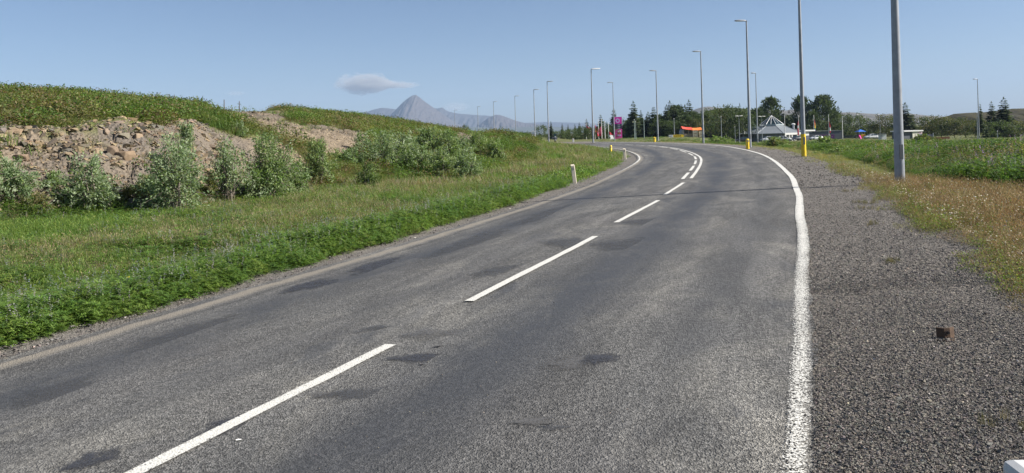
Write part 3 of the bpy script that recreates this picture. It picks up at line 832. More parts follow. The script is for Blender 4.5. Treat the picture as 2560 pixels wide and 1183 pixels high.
MOUND = [t_herb(170 + i, 150, .85, .70, .085, .036) for i in range(4)]
def right_field():
    r = np.random.default_rng(303); cl = Cloud(); dr = Cloud()
    def zone(n, d0, d1, a0=1500, a1=2800):
        x, y = polar(n, a0, a1, d0, d1, r); s, v, eR, eL = road_coords(x, y)
        off = eR - shoulder_right(s); k = (off > (vn(x * 1.1, y * 1.1, 16) - .55) * .9)
        return x[k], y[k], off[k], dryness(x[k], y[k], eR[k]), (CX + F * x / y)[k]
    STRAW = ((.28, .210, .11), (.23, .175, .09), (.33, .265, .15), (.20, .185, .08), (.265, .170, .095))
    for n, d0, d1, b in ((15000, 6.0, 14, 0), (16000, 12, 32, 1)):
        x, y, off, m, a = zone(n, d0, d1, 1900, 2900)
        k = r.uniform(0, 1, len(x)) < m * .95
        lowf = .60 + .40 * ss(0, 1.2, off)
        put(dr, HAY, x[k], y[k], ((.62, .8)[b] * r.uniform(.55, 1.05, len(x)) * lowf)[k], tints(k.sum(), r, *STRAW), r, lean=.25)
        k = r.uniform(0, 1, len(x)) < m * .55 * ss(.36, .56, fbm(x * .7, y * .7, 5))
        put(cl, HRB, x[k], y[k], ((.45, .6)[b] * r.uniform(.5, 1.0, len(x)))[k], tints(k.sum(), r, (.18, .20, .06), (.125, .185, .045)), r)
        # low yellow-green turf hugging the gravel
        k = (off < 1.1) & (r.uniform(0, 1, len(x)) < .6)
        put(cl, GRS, x[k], y[k], ((.26, .4)[b] * r.uniform(.5, 1.0, len(x)))[k], tints(k.sum(), r, (.25, .235, .095), (.20, .215, .075), (.29, .25, .12)), r)
        k = (r.uniform(0, 1, len(x)) < m * .17) & (off > .35); fl = t_herb(7, 9, .28, .07, .028, .026); fl[2][:] = fl[2] * 0 + 1
        put(dr, [fl], x[k], y[k], ((.8, 1.0)[b] * r.uniform(.7, 1.2, len(x)))[k], tints(k.sum(), r, (.62, .58, .50), (.55, .47, .38)), r)
    # turf strip by the second and third lamps, then the tall green lupine field
    for n, d0, d1, b in ((16000, 14, 40, 1), (16000, 36, 115, 2), (5000, 60, 240, 3)):
        x, y, off, m, a = zone(n, d0, d1)
        stripe = (off < 1.9) & (y > 17)
        k = stripe & (r.uniform(0, 1, len(x)) < .9)
        put(cl, GRS if b == 1 else FARG, x[k], y[k], (.42 * r.uniform(.5, 1, len(x)))[k], tints(k.sum(), r, (.29, .285, .115), (.24, .26, .09), (.20, .22, .08), (.33, .28, .15)), r)
        k = (~stripe) & (r.uniform(0, 1, len(x)) > m * 1.2) & (off > 1.0)
        p = fbm(x * .12, y * .12, 71); q = fbm(x * .5, y * .5, 73)
        tall = (.62 + .95 * ss(.40, .62, p) + .5 * (fbm(x * .35, y * .35, 79) - .5)) * r.uniform(.65, 1.15, len(x)) * (.45 + .55 * ss(1.2, 3.8, off))
        sh_ = (.60 + .55 * fbm(x * .3, y * .3, 78))[:, None]; col = np.where((p + (q - .5) * .5 > .44)[:, None], tints(len(x), r, (.098, .178, .036), (.125, .205, .042), (.082, .152, .036)), tints(len(x), r, (.135, .18, .058), (.20, .205, .085), (.185, .16, .095)))
        col = col * sh_; tan = (q + .25 * (fbm(x * .09, y * .09, 99) - .5) > .60) & (r.uniform(0, 1, len(x)) < .55); col[tan] = tints(tan.sum(), r, (.30, .25, .15), (.24, .20, .125), (.22, .17, .13))
        lp = k & (r.uniform(0, 1, len(x)) < (.22, .20, .12)[b - 1] * ss(.42, .58, fbm(x * .22, y * .22, 83)) + .02) & (off > 2.0) & (y < 62)
        put(cl, MOUND, x[lp], y[lp], (.55 + .65 * r.uniform(0, 1, lp.sum())) * (.6 + .5 * ss(2, 6, off[lp])) * (1 - .35 * ss(25, 50, y[lp])), col[lp] * .85, r, sink=.05)
        if b == 1:
            u = r.uniform(0, 1, len(x)) < .55
            put(cl, LUP, x[k & u], y[k & u], tall[k & u] * 1.15, col[k & u], r); put(cl, HRB, x[k & ~u], y[k & ~u], tall[k & ~u] * 1.1, col[k & ~u], r)
            put(cl, GRS, x[k & u], y[k & u] + .1, tall[k & u], col[k & u], r)
        else:
            u = r.uniform(0, 1, len(x)) < .65; f = .80 * (1 - .28 * ss(45, 75, y))
            put(cl, FARH, x[k & u], y[k & u], (tall * f)[k & u], col[k & u], r); put(cl, FARG, x[k & ~u], y[k & ~u], (tall * f)[k & ~u], col[k & ~u], r)
    tag(cl.build('field_grass', LEAF), kind='stuff'); tag(dr.build('dry_grass', DRY), kind='stuff')
    # stray tufts rooted in the gravel
    for i, (px, py, sc) in enumerate(((2222, 655, .10), (2120, 478, .22), (2150, 506, .16), (2178, 508, .2), (2185, 560, .12), (2160, 520, .12), (2552, 1072, .12))):
        x, y = at(px, py); t = Cloud(); xs = x + r.normal(0, sc * .7, 14); ys = y + r.normal(0, sc * .5, 14)
        T = GRS[i % 5]
        t.add(*instance(*T, np.c_[xs - x, ys - y, np.full(14, -.01)], spin(14, r), r.uniform(.16, .34, 14), tints(14, r, (.22, .19, .075), (.17, .165, .06)), None))
        o = t.build('grass_tuft', DRY); o.location = (x, y, gz(x, y) + .045)
        tag(o, TUFT[i], 'grass tuft', 'grass tufts rooted in the gravel shoulder')
TUFT = ['tiny yellow tuft alone in the middle of the gravel, nearest above the rusty bracket', 'dry tuft at the far end of the gravel where the lamp shadow begins',
        'small straw tuft in the gravel before the near lamp post, left of its twin', 'taller straw tuft in the gravel just in front of the near lamp post', 'little yellow tuft in the gravel below the near lamp post, nearer than the pair',
        'flat straw tuft in the gravel, leftmost of those before the near lamp post', 'green tuft at the right rim of the gravel, low in the picture']
right_field()

# ------------------------------------------------------------------ loose stones
def t_stone(seed, flat=.65):
    r = np.random.default_rng(seed)
    P = np.array([(1, 1, 1), (-1, -1, 1), (-1, 1, -1), (1, -1, -1), (1, 0, -.2), (-1, .1, .2), (0, 1, .1), (.1, -1, .1), (0, 0, 1.1)], float)
    import bmesh
    bm = bmesh.new()
    for p in P: bm.verts.new(p * r.uniform(.6, 1.1, 3) * (1, .8, flat))
    bmesh.ops.convex_hull(bm, input=bm.verts); bmesh.ops.triangulate(bm, faces=bm.faces)
    loose = [v for v in bm.verts if not v.link_faces]; bmesh.ops.delete(bm, geom=loose, context='VERTS')
    bm.verts.index_update(); V = np.array([v.co[:] for v in bm.verts]); Fs = np.array([[v.index for v in f.verts] for f in bm.faces]); bm.free()
    return V / 2, Fs, np.ones((len(V), 3))

def stone_mat(name, rough=.85):
    m, nt, out = newmat(name); n = N(nt); p = n.pos()
    f = n.ramp(n.noise(p, 40, 4), .3, .7, .75, 1.2); cc = n.new('ShaderNodeCombineColor')
    for i in range(3): n.lk(f, cc.inputs[i])
    n.bsdf(out, n.mix(1.0, n.attr('tint', 'Color'), cc.outputs[0], 'MULTIPLY'), rough, 0, n.bump(n.noise(p, 60, 4), .4, .01), .3)
    return m
STONE = stone_mat('stone')

def loose_gravel():
    r = np.random.default_rng(404); cl = Cloud(); T = [t_stone(i) for i in range(6)]
    GC = ((.124, .115, .104), (.146, .135, .122), (.108, .101, .093), (.166, .152, .135), (.13, .116, .099), (.092, .087, .082))
    def go(n, d0, d1, a0, a1, right, s0, s1):
        x, y = polar(n, a0, a1, d0, d1, r); s, v, eR, eL = road_coords(x, y)
        if right:
            e = eR; w = shoulder_right(s); k = (e > .075 + r.exponential(.012, len(e))) & (e < w + .6)
        else:
            e = eL; w = shoulder_left(s); k = (e > .02 + r.exponential(.06, len(e))) & (e < w + .3)
        x, y = x[k], y[k]; z = g(x, y) + (.005 if right else -.004) + .008 * ss(.1, .5, e[k])
        sz = s0 + (s1 - s0) * r.power(.42, len(x)); sz = np.where(r.uniform(0, 1, len(x)) < .012, sz * 1.9, sz)
        tn = tints(len(x), r, *GC); wh = r.uniform(0, 1, len(x)) < .012; tn[wh] = tints(wh.sum(), r, (.46, .43, .38), (.36, .31, .25))
        wv = r.integers(0, 6, len(x))
        for i in range(6):
            m = wv == i
            cl.add(*instance(*T[i], np.c_[x[m], y[m], z[m]], spin(m.sum(), r), sz[m], tn[m], r.normal(0, .3, (m.sum(), 2))))
    go(90000, 3.5, 8.5, 1850, 2800, True, .005, .019); go(60000, 8, 22, 1850, 2750, True, .008, .024); go(9000, 22, 60, 1800, 2250, True, .02, .05)
    go(14000, 5.2, 14, -200, 900, False, .010, .035); go(9000, 14, 45, 700, 1650, False, .015, .04)
    # a few chips thrown onto the asphalt
    x, y = polar(700, 300, 2050, 3.6, 16, r); s, v, eR, eL = road_coords(x, y); k = (eR < 0) & (eL < 0); x, y = x[k], y[k]
    cl.add(*instance(*T[0], np.c_[x, y, g(x, y) + .008], spin(len(x), r), r.uniform(.005, .012, len(x)), tints(len(x), r, *GC, (.2, .18, .15)), None))
    tag(cl.build('loose_gravel', STONE), kind='stuff')
loose_gravel()

def rubble():
    r = np.random.default_rng(505); cl = Cloud(); T = [t_stone(20 + i, .75) for i in range(7)]
    RC = ((.205, .160, .104), (.160, .132, .098), (.25, .196, .122), (.130, .112, .090), (.215, .162, .096), (.18, .154, .118))
    n = 70000
    a = r.uniform(-200, 1230, n); d0 = np.interp(a, HT[:, 0], HT[:, 1]); d1 = np.interp(a, HT[:, 0], HT[:, 3]); d2 = np.interp(a, HT[:, 0], HT[:, 5])
    y = d0 + (d2 * .75 + d1 * .25 - d0) * r.uniform(0, 1, n) ** 1.8; x = (a - CX) / F * y
    z0 = terrain(x, y); k = (rockmask(x, y, z0) > .5); x, y = x[k], y[k]; z = terrain(x, y, True)
    lump = ss(.45, .62, fbm(x * .7, (y + z) * .7, 91))
    sz = (.05 + .24 * r.power(.26, len(x))) * (.55 + .75 * lump) * (1 - .45 * ss(27, 36, y)); z = z - sz * .16
    tn = tints(len(x), r, *RC); gr = fbm(x * .35, y * .35, 93) > .54; tn[gr] = tn[gr] * np.array([.82, .88, .96]) * .9
    w = r.integers(0, 7, len(x))
    for i in range(7):
        m = w == i
        cl.add(*instance(*T[i], np.c_[x[m], y[m], z[m]], spin(m.sum(), r), sz[m][:, None] * r.uniform(.7, 1.3, (m.sum(), 3)), tn[m], r.normal(0, .5, (m.sum(), 2))))
    tag(cl.build('rock_rubble', STONE), kind='stuff')
rubble()

def boulder(px, py, size, squash, seed, tintc, label):
    """one angular block on the rock face: fractured faces, slightly chipped edges"""
    import bmesh
    r = np.random.default_rng(seed)
    # walk along the ray of the photo point until it meets the slope
    xx, zz = ray(px, py); d = np.arange(14, 80, .05); zt = terrain(xx * d, d, True); i = np.argmax(zt > CAMH + zz * d)
    x, y, z = xx * d[i], d[i], zt[i]
    bm = bmesh.new()
    for k in range(16):
        v = r.normal(0, 1, 3); v /= np.abs(v).max() ** .75 * np.linalg.norm(v) ** .25; bm.verts.new(v * np.array([1, .8, squash]) * r.uniform(.8, 1.05))
    bmesh.ops.convex_hull(bm, input=bm.verts)
    bmesh.ops.delete(bm, geom=[v for v in bm.verts if not v.link_faces], context='VERTS')
    bmesh.ops.bevel(bm, geom=list(bm.edges), offset=.05, segments=1, affect='EDGES')
    me = bpy.data.meshes.new('boulder'); bm.to_mesh(me); bm.free()
    ca = me.color_attributes.new('tint', 'FLOAT_COLOR', 'POINT'); ca.data.foreach_set('color', np.tile([*tintc, 1], len(me.vertices)).astype(np.float32))
    me.materials.append(STONE); o = bpy.data.objects.new('boulder', me); COL.objects.link(o)
    size *= .72; tintc = tuple(q * .82 for q in tintc); o.scale = (size, size, size); o.location = (x, y, z - size * .38); o.rotation_euler = (r.uniform(-.3, .3), r.uniform(-.3, .3), r.uniform(0, 6))
    tag(o, label, 'boulder', 'boulders on the rock cut')
for i, q in enumerate((
        (285, 385, .42, 1.2, (.20, .15, .105), 'tall dark-cracked boulder in the middle of the rock face'), (318, 390, .36, 1.3, (.22, .16, .105), 'upright tan boulder just right of the tall cracked one'),
        (345, 345, .30, .9, (.25, .19, .13), 'pale blocky boulder near the top of the rock face, above the upright ones'), (262, 345, .32, .7, (.22, .17, .125), 'flat-topped tan boulder high on the left of the rock face centre'),
        (60, 440, .40, 1.1, (.19, .165, .14), 'grey boulder at the left edge between the two leftmost bushes'), (88, 490, .42, .6, (.25, .195, .14), 'long tan slab at the foot of the rock face beside the second bush'),
        (110, 510, .40, .5, (.24, .205, .17), 'pale low slab at the very foot of the rock face, below the tan one'), (290, 452, .22, .8, (.28, .21, .15), 'small rounded pale boulder low between the second and third bush'),
        (530, 365, .34, .8, (.24, .19, .14), 'tan boulder at the upper right of the rock face above the grey-stemmed bush'), (525, 405, .32, .9, (.20, .145, .10), 'brown boulder with a dark hollow, right of the tallest bush'),
        (575, 325, .3, .5, (.19, .16, .13), 'flat grey boulder on the upper right rim of the rock cut'), (55, 395, .3, .9, (.22, .16, .11), 'brown upright boulder high above the leftmost bush'))):
    boulder(q[0], q[1], q[2], q[3], 700 + i, q[4], q[5])

# ------------------------------------------------------------------ bushes and trees
WOOD = paint('bark', (.15, .125, .10), .9, 0, .3, 14)
WOODD = paint('dark_bark', (.085, .065, .05), .9, 0, .3, 14)

def bush_parts(seed, h, w, nb, leaves, leaf, cols, stems=6, spread=1.0, spire=0.0, low=.15, depth=.8):
    """foliage arrays + stem mesh for a shrub: leafy shoots rising from a few stems"""
    r = np.random.default_rng(seed); st = MB(); V = []; Fq = []; C = []
    base = []; w *= 1.30; nb = int(nb * 1.45); lob = r.uniform(.55, 1.15, 9); top_l = r.uniform(.74, 1.0, 9)
    for i in range(stems):
        a = r.uniform(0, 6.28); q = w * .5 * .45 * r.uniform(.2, 1); top = np.array([q * 1.3 * math.cos(a), q * 1.3 * math.sin(a) * depth, h * r.uniform(.45, .75)])
        p0 = np.array([.08 * w * math.cos(a), .08 * w * math.sin(a), -.08]); m = p0 * .5 + top * .5 + np.array([r.normal(0, .05), r.normal(0, .05), .05]) * h
        st.tube([p0, p0 * .65 + m * .35, m, top], [.022 * h, .018 * h, .013 * h, .005 * h], 6); base.append((p0, m, top))
    for b in range(nb):
        p0, m, top = base[r.integers(0, stems)]
        u = r.uniform(.15, 1); s0 = p0 * (1 - u) + top * u if u > .5 else p0 * (1 - u * 2) + m * u * 2 if u < .5 else m
        a = r.uniform(0, 6.28); e = r.uniform(low, 1.0)
        q = w * .5 * spread * math.sqrt(max(.05, 1 - ((e - .42) / .62) ** 2)) * r.uniform(.6, 1.08) * lob[int(a / 6.2832 * 9) % 9]
        tip = np.array([q * math.cos(a), q * math.sin(a) * depth, h * e * r.uniform(.9, 1.02) * top_l[int(a / 6.2832 * 9 + 4) % 9]])
        if r.uniform() < spire: tip = np.array([tip[0] * .45, tip[1] * .45, h * r.uniform(.9, 1.08)])
        mid = (s0 + tip) / 2 + np.array([0, 0, .10 * h * r.uniform(0, 1)])
        if b % 4 == 0: st.tube([s0, mid, tip], [.007 * h, .005 * h, .002 * h], 4, False)
        bt = cols[r.integers(0, len(cols))] * r.uniform(.78, 1.2)
        n = int(leaves * r.uniform(.6, 1.4))
        for k in range(n):
            t = r.uniform(.25, 1.03); p = (s0 * (1 - t) + mid * t) * (1 - t) + (mid * (1 - t) + tip * t) * t
            p = p + r.normal(0, .045, 3) * h * (1.15 - .55 * t)
            if p[2] < .02: continue
            d = (tip - s0); d = d / (np.linalg.norm(d) + 1e-6) + r.normal(0, .75, 3)
            up = r.normal(0, .7, 3) + np.array([.2, 0, .8]); L = leaf * r.uniform(.65, 1.35)
            o = len(V); V += leafquad(p, d, L, L * r.uniform(.34, .5), up, r); Fq.append((o, o + 1, o + 2, o + 3))
            c = bt * r.uniform(.82, 1.22); C += [c] * 4
    return np.array(V), np.array(Fq), np.array(C), st

SILV = [np.array(c) * 1.12 for c in ((.225, .285, .165), (.18, .245, .13), (.275, .325, .21), (.15, .215, .105))]
MIDG = [np.array(c) * 1.12 for c in ((.155, .225, .085), (.195, .255, .11), (.12, .185, .068), (.23, .285, .145))]
DRKG = [np.array(c) for c in ((.10, .15, .05), (.08, .12, .042), (.125, .18, .065))]
OLIV = [np.array(c) for c in ((.165, .185, .072), (.20, .20, .09), (.14, .165, .062), (.225, .20, .10))]
YELG = [np.array(c) for c in ((.115, .155, .045), (.140, .170, .060), (.090, .130, .035))]

def bush(name, px, row, top, wpx, d, seed, cols, label, group, nb=60, leaves=45, leaf=.07, cat='bush', stems=6, zoff=0.0, spire=.15, low=.06, depth=.8, onslope=False):
    if onslope:
        xx, zz = ray(px, row); dd = np.arange(12, 130, .05); i = np.argmax(terrain(xx * dd, dd) > CAMH + zz * dd); d = dd[i]
    elif row is not None:
        x, d = at(px, row) if d is None else (0, d)
    x = ray(px, row if row else top)[0] * d; z = gz(x, d) + zoff
    h = max(ztop(px, top, d) - z, .5); w = wpx / F * d
    o = thing(name, (x, d, z), 0, label, cat, group)
    V, Fq, C, st = bush_parts(seed, h, w, nb, leaves, leaf, cols, stems, 1.0, spire, low, depth)
    st.build('stem', WOOD, o); arrays('foliage', V, Fq, LEAF, C, o)
    return o

GB = 'willow bushes along the foot of the rock cut'
bush('willow_bush', 15, 560, 400, 150, None, 1, SILV, 'silvery willow bush cut off by the left edge of the picture', GB, 70, 45, .085)
bush('willow_bush', 222, 550, 393, 165, None, 2, SILV, 'round silvery willow bush, second from the left, before the rubble', GB, 75, 50, .085)
bush('willow_bush', 438, 541, 345, 180, None, 3, SILV, 'tallest silvery willow bush with pointed tops before the rock face', GB, 95, 52, .085, spire=.12)
bush('willow_bush', 470, 430, 318, 62, 25, 33, SILV, 'pale upright willow shoots rising behind the tallest bush', GB, 34, 38, .08, spire=.5, zoff=.2)
bush('willow_bush', 575, 517, 352, 95, None, 4, SILV, 'willow bush with bare grey stems showing at its base', GB, 52, 42, .08, low=.38, stems=8)
bush('willow_bush', 668, 507, 345, 160, None, 5, MIDG + SILV[:1], 'broad dense dark green willow bush with full round outline', GB, 120, 60, .085)
bush('willow_bush', 795, 476, 356, 88, None, 6, MIDG + DRKG[:1], 'narrow dark willow bush standing alone right of the broad dense one', GB, 60, 50, .085, spire=.25)
bush('willow_bush', 856, 452, 395, 70, None, 7, MIDG, 'low willow bush between the narrow dark one and the thicket', GB, 36, 40, .085)
bush('small_bush', 924, 474, 408, 56, None, 8, DRKG + MIDG[:1], 'small round dark green bush in front of the thicket', GB, 42, 48, .07)
bush('willow_bush', 955, 448, 330, 110, None, 9, SILV, 'silvery willow bush at the left end of the thicket', GB, 75, 45, .095)
bush('willow_bush', 1050, 447, 364, 105, None, 10, SILV + MIDG, 'silvery green willow bush with a white blossom, middle of the thicket', GB, 70, 45, .095)
bush('willow_bush', 1010, 410, 336, 100, 40, 110, SILV, 'pale willow bush behind the left half of the thicket', GB, 60, 40, .11)
bush('willow_bush', 1068, 400, 322, 92, 44, 11, SILV + MIDG, 'highest willow bush of the thicket, at the back against the slope', GB, 68, 44, .11, spire=.2)
bush('willow_bush', 1120, 400, 328, 80, 44, 111, MIDG + SILV[:2], 'willow bush at the back of the thicket, right of the highest one', GB, 60, 44, .11)
bush('willow_bush', 1108, 450, 370, 90, None, 12, MIDG + SILV[:2], 'bright green willow bush in the front row of the thicket', GB, 64, 46, .09)
bush('willow_bush', 1165, 452, 376, 72, None, 13, SILV, 'frosty grey willow bush at the right front of the thicket', GB, 50, 46, .09)
bush('willow_bush', 1192, 408, 333, 78, 46, 14, MIDG + YELG[:1], 'yellowish green willow bush at the right back of the thicket', GB, 60, 46, .11)
bush('willow_bush', 1238, 405, 350, 52, 46, 15, MIDG + SILV[:1], 'willow bush ending the thicket on the right, next to open grass', GB, 44, 44, .11)
bush('willow_bush', 1278, 378, 343, 50, 62, 16, MIDG, 'last small willow bush at the right end of the bank below the lamps', GB, 40, 40, .13)
bush('willow_bush', 375, 535, 440, 90, None, 121, SILV + OLIV[:1], 'lower willow bush filling the left side of the tallest one', GB, 46, 42, .085)
bush('willow_bush', 735, 495, 410, 70, None, 122, MIDG, 'low green willow bush between the broad dense one and the narrow dark one', GB, 40, 42, .085)
bush('willow_bush', 890, 452, 372, 80, None, 123, SILV + MIDG, 'willow bush closing the gap just left of the thicket', GB, 50, 42, .09)
bush('willow_bush', 1005, 446, 368, 90, None, 124, MIDG + SILV[:1], 'green willow bush in the front row, left half of the thicket', GB, 56, 44, .09)
bush('willow_bush', 1150, 405, 348, 90, 45, 125, SILV, 'pale willow bush filling the back of the thicket on the right', GB, 56, 42, .11)
bush('scrub_bush', 330, 540, 480, 90, None, 17, OLIV, 'low brownish scrub between the second and the tallest willow bush', 'low scrub by the rock cut', 46, 36, .07)
bush('scrub_bush', 90, 560, 505, 110, None, 18, OLIV + MIDG[:1], 'low olive scrub right of the bush at the left edge', 'low scrub by the rock cut', 46, 36, .07)
bush('scrub_bush', 135, 525, 470, 60, 22, 19, MIDG, 'small bright green shrub below the tan slab of rock', 'low scrub by the rock cut', 30, 36, .07)
bush('scrub_bush', 520, 505, 440, 60, 24, 20, OLIV + SILV[:1], 'thin grey-green scrub between the tallest bush and the grey-stemmed bush', 'low scrub by the rock cut', 34, 34, .07)
bush('hill_bush', 502, 262, 243, 55, 49, 21, DRKG + OLIV[:1], 'dark bush standing out on the skyline left of the rocky ledge', 'bushes on the hill', 40, 38, .12, zoff=-.2)
bush('hill_bush', 600, 330, 306, 50, 33, 22, SILV, 'pale little shrub at the upper rim of the rock cut', 'bushes on the hill', 30, 34, .08, zoff=-.1)
bush('hill_bush', 790, 300, 274, 60, 57, 23, MIDG + OLIV[:1], 'low scrub rising from the hilltop right of the ledge', 'bushes on the hill', 34, 34, .14, zoff=-.3)
bush('hill_bush', 905, 372, 333, 60, 40, 24, SILV, 'pale shrub at the lower end of the bare soil slope', 'bushes on the hill', 40, 36, .10, zoff=-.1)
bush('hill_bush', 1000, 316, 298, 50, 68, 25, MIDG + OLIV[:1], 'scrub bump on the right-hand slope of the hill under the peak', 'bushes on the hill', 30, 32, .15, zoff=-.3)

# ---- conifers and broadleaf trees of the filling-station grove
def t_spruce(seed, h=8.0, rad=1.9, lev=24):
    r = np.random.default_rng(seed); V = []; Fq = []; C = []
    cols = [np.array(c) for c in ((.060, .086, .042), (.078, .104, .048), (.048, .070, .036), (.10, .12, .056))]
    for l in range(lev):
        t = (l + r.uniform(-.3, .3)) / lev; z = h * (.06 + .93 * t); R = rad * (1 - t) ** .85 * r.uniform(.75, 1.15) + .12; nb = max(4, int(10 * (1 - t) + 4))
        a0 = r.uniform(0, 6.28)
        for b in range(nb):
            if r.uniform() < .12: continue
            a = a0 + b * 6.283 / nb + r.normal(0, .2); Rb = R * r.uniform(.6, 1.15); d = np.array([math.cos(a), math.sin(a), 0]); s = np.array([-d[1], d[0], 0])
            c = cols[r.integers(0, 4)] * r.uniform(.75, 1.3)
            k = 4
            for j in range(k):
                u0 = j / k; p = d * Rb * u0 + np.array([0, 0, z - Rb * (.28 * u0) + .12 * u0 * u0 * Rb])
                for sg in (-1, 1):
                    dd = d * .9 + s * sg * r.uniform(.5, .9) + np.array([0, 0, r.uniform(-.5, .15)])
                    o = len(V); L = Rb * .48 * (1.1 - .4 * u0) + .16; V += leafquad(p, dd, L, L * .52, np.array([0, 0, 1.]) + r.normal(0, .5, 3), r); Fq.append((o, o + 1, o + 2, o + 3)); C += [c * r.uniform(.8, 1.25)] * 4
            o = len(V); V += leafquad(d * Rb * .7 + np.array([0, 0, z - Rb * .16]), d + np.array([0, 0, .15]), Rb * .4 + .1, .16, np.array([0, 0, 1.]), r); Fq.append((o, o + 1, o + 2, o + 3)); C += [c] * 4
    for b in range(6):
        a = r.uniform(0, 6.28); d = np.array([.18 * math.cos(a), .18 * math.sin(a), 1]); o = len(V); V += leafquad(np.array([0, 0, h * .93]), d, h * .09, .12, np.array([1., .2, 0]), r); Fq.append((o, o + 1, o + 2, o + 3)); C += [cols[3]] * 4
    return np.array(V), np.array(Fq), np.array(C)

def t_pine(seed, h=9.0, rad=3.2):
    """broad bushy pine: up-swept branch plumes"""
    r = np.random.default_rng(seed); V = []; Fq = []; C = []
    cols = [np.array(c) for c in ((.072, .104, .050), (.09, .124, .058), (.055, .080, .038), (.115, .145, .075))]
    for b in range(150):
        t = r.uniform(0, 1) ** .8; z0 = h * (.08 + .72 * t); a = r.uniform(0, 6.28)
        R = rad * (1 - t ** 1.9) ** .6 * r.uniform(.55, 1.1) + .2
        d = np.array([math.cos(a), math.sin(a), 0]); rise = r.uniform(.30, .75); c = cols[r.integers(0, 4)] * r.uniform(.8, 1.2)
        tip = d * R + np.array([0, 0, z0 + rise * R * .9 + .3 * t])
        st = np.array([0, 0, z0])
        for k in range(20):
            u = r.uniform(.35, 1.03); p = st * (1 - u) + tip * u + np.array([0, 0, .25 * R * (u * u - u)]) + r.normal(0, .10 + .10 * (1 - u), 3) * 1.6
            dd = (tip - st) / (np.linalg.norm(tip - st) + .01) * 1.1 + r.normal(0, .5, 3) + np.array([0, 0, .45])
            o = len(V); L = r.uniform(.35, .75); V += leafquad(p, dd, L, L * .36, r.normal(0, .6, 3) + np.array([0, 0, .6]), r); Fq.append((o, o + 1, o + 2, o + 3)); C += [c * r.uniform(.8, 1.3)] * 4
    return np.array(V), np.array(Fq), np.array(C)

TOLI = [c * .50 for c in OLIV]; TMID = [c * .45 for c in MIDG]; TDRK = [c * .50 for c in DRKG]
def t_birch(seed, h=4.0, rad=2.4, cols=OLIV):
    r = np.random.default_rng(seed); V = []; Fq = []; C = []
    cl = []
    for i in range(34):
        a = r.uniform(0, 6.28); e = r.uniform(.12, .95); q = rad * math.sqrt(max(.03, 1 - ((e - .45) / .6) ** 2)) * math.sqrt(r.uniform(.1, 1))
        cl.append((np.array([q * math.cos(a), q * math.sin(a), h * e]), cols[r.integers(0, len(cols))] * r.uniform(.75, 1.25)))
    for p0, c in cl:
        for k in range(55):
            p = p0 + r.normal(0, 1, 3) * np.array([.40, .40, .28]) * rad / 2.4
            if p[2] < .05: continue
            o = len(V); L = r.uniform(.16, .32); V += leafquad(p, r.normal(0, 1, 3) + np.array([0, 0, .3]), L, L * .6, r.normal(0, .7, 3) + np.array([0, 0, .8]), r); Fq.append((o, o + 1, o + 2, o + 3)); C += [c * r.uniform(.8, 1.25)] * 4
    return np.array(V), np.array(Fq), np.array(C)

def trunk_mesh(h, r0, seed, limbs=5):
    m = MB(); r = np.random.default_rng(seed)
    m.tube([(0, 0, -.3), (0, 0, h * .3), (r.normal(0, .05), 0, h * .65), (0, 0, h * .92)], [r0, r0 * .75, r0 * .45, r0 * .1], 8)
    for i in range(limbs):
        a = r.uniform(0, 6.28); z = h * r.uniform(.15, .6); q = h * .16
        m.tube([(0, 0, z), (q * .6 * math.cos(a), q * .6 * math.sin(a), z + q * .3), (q * math.cos(a), q * math.sin(a), z + q * .7)], [r0 * .3, r0 * .2, r0 * .06], 5, False)
    return m

TREES = {}
def tree_proto(kind, i):
    if (kind, i) not in TREES:
        T = {'spruce': lambda: t_spruce(300 + i, 8, (2.0, 1.8, 2.3, 1.9)[i % 4], 26), 'pine': lambda: t_pine(400 + i), 'birch': lambda: t_birch(500 + i, 4, 2.4, (TOLI, TMID, TDRK)[i % 3])}[kind]()
        H = {'spruce': 8.0, 'pine': 9.0, 'birch': 4.0}[kind]
        TREES[(kind, i)] = (T, trunk_mesh(H * .9, {'spruce': .13, 'pine': .2, 'birch': .07}[kind], i), H, {'spruce': 1.9, 'pine': 3.2, 'birch': 2.6}[kind], {})
    return TREES[(kind, i)]

def tree(kind, i, px, d, top, wpx, label, group, name=None, cat='tree', zoff=0.0):
    """a tree at photo column px and depth d whose tip is at the given row; wpx = crown width in the photo"""
    T, tm, H, R, cache = tree_proto(kind, i)
    x = ray(px, top)[0] * d; z = gz(x, d) + zoff; h = ztop(px, top, d) - z; w = wpx / F * d
    o = thing(name or {'spruce': 'spruce_tree', 'pine': 'pine_tree', 'birch': 'birch_shrub'}[kind], (x, d, z), rnd.uniform(0, 6.28), label, cat, group)
    o.scale = (w / 2 / R, w / 2 / R, h / H)
    if 'c' not in cache:
        c = arrays('crown', *T[:2], {'birch': LEAF}.get(kind, NEEDLE), T[2], o); t = tm.build('trunk', WOODD, o); cache['c'] = c; cache['t'] = t
    else:
        for q in ('c', 't'):
            k = cache[q].copy(); COL.objects.link(k); k.parent = o
    return o

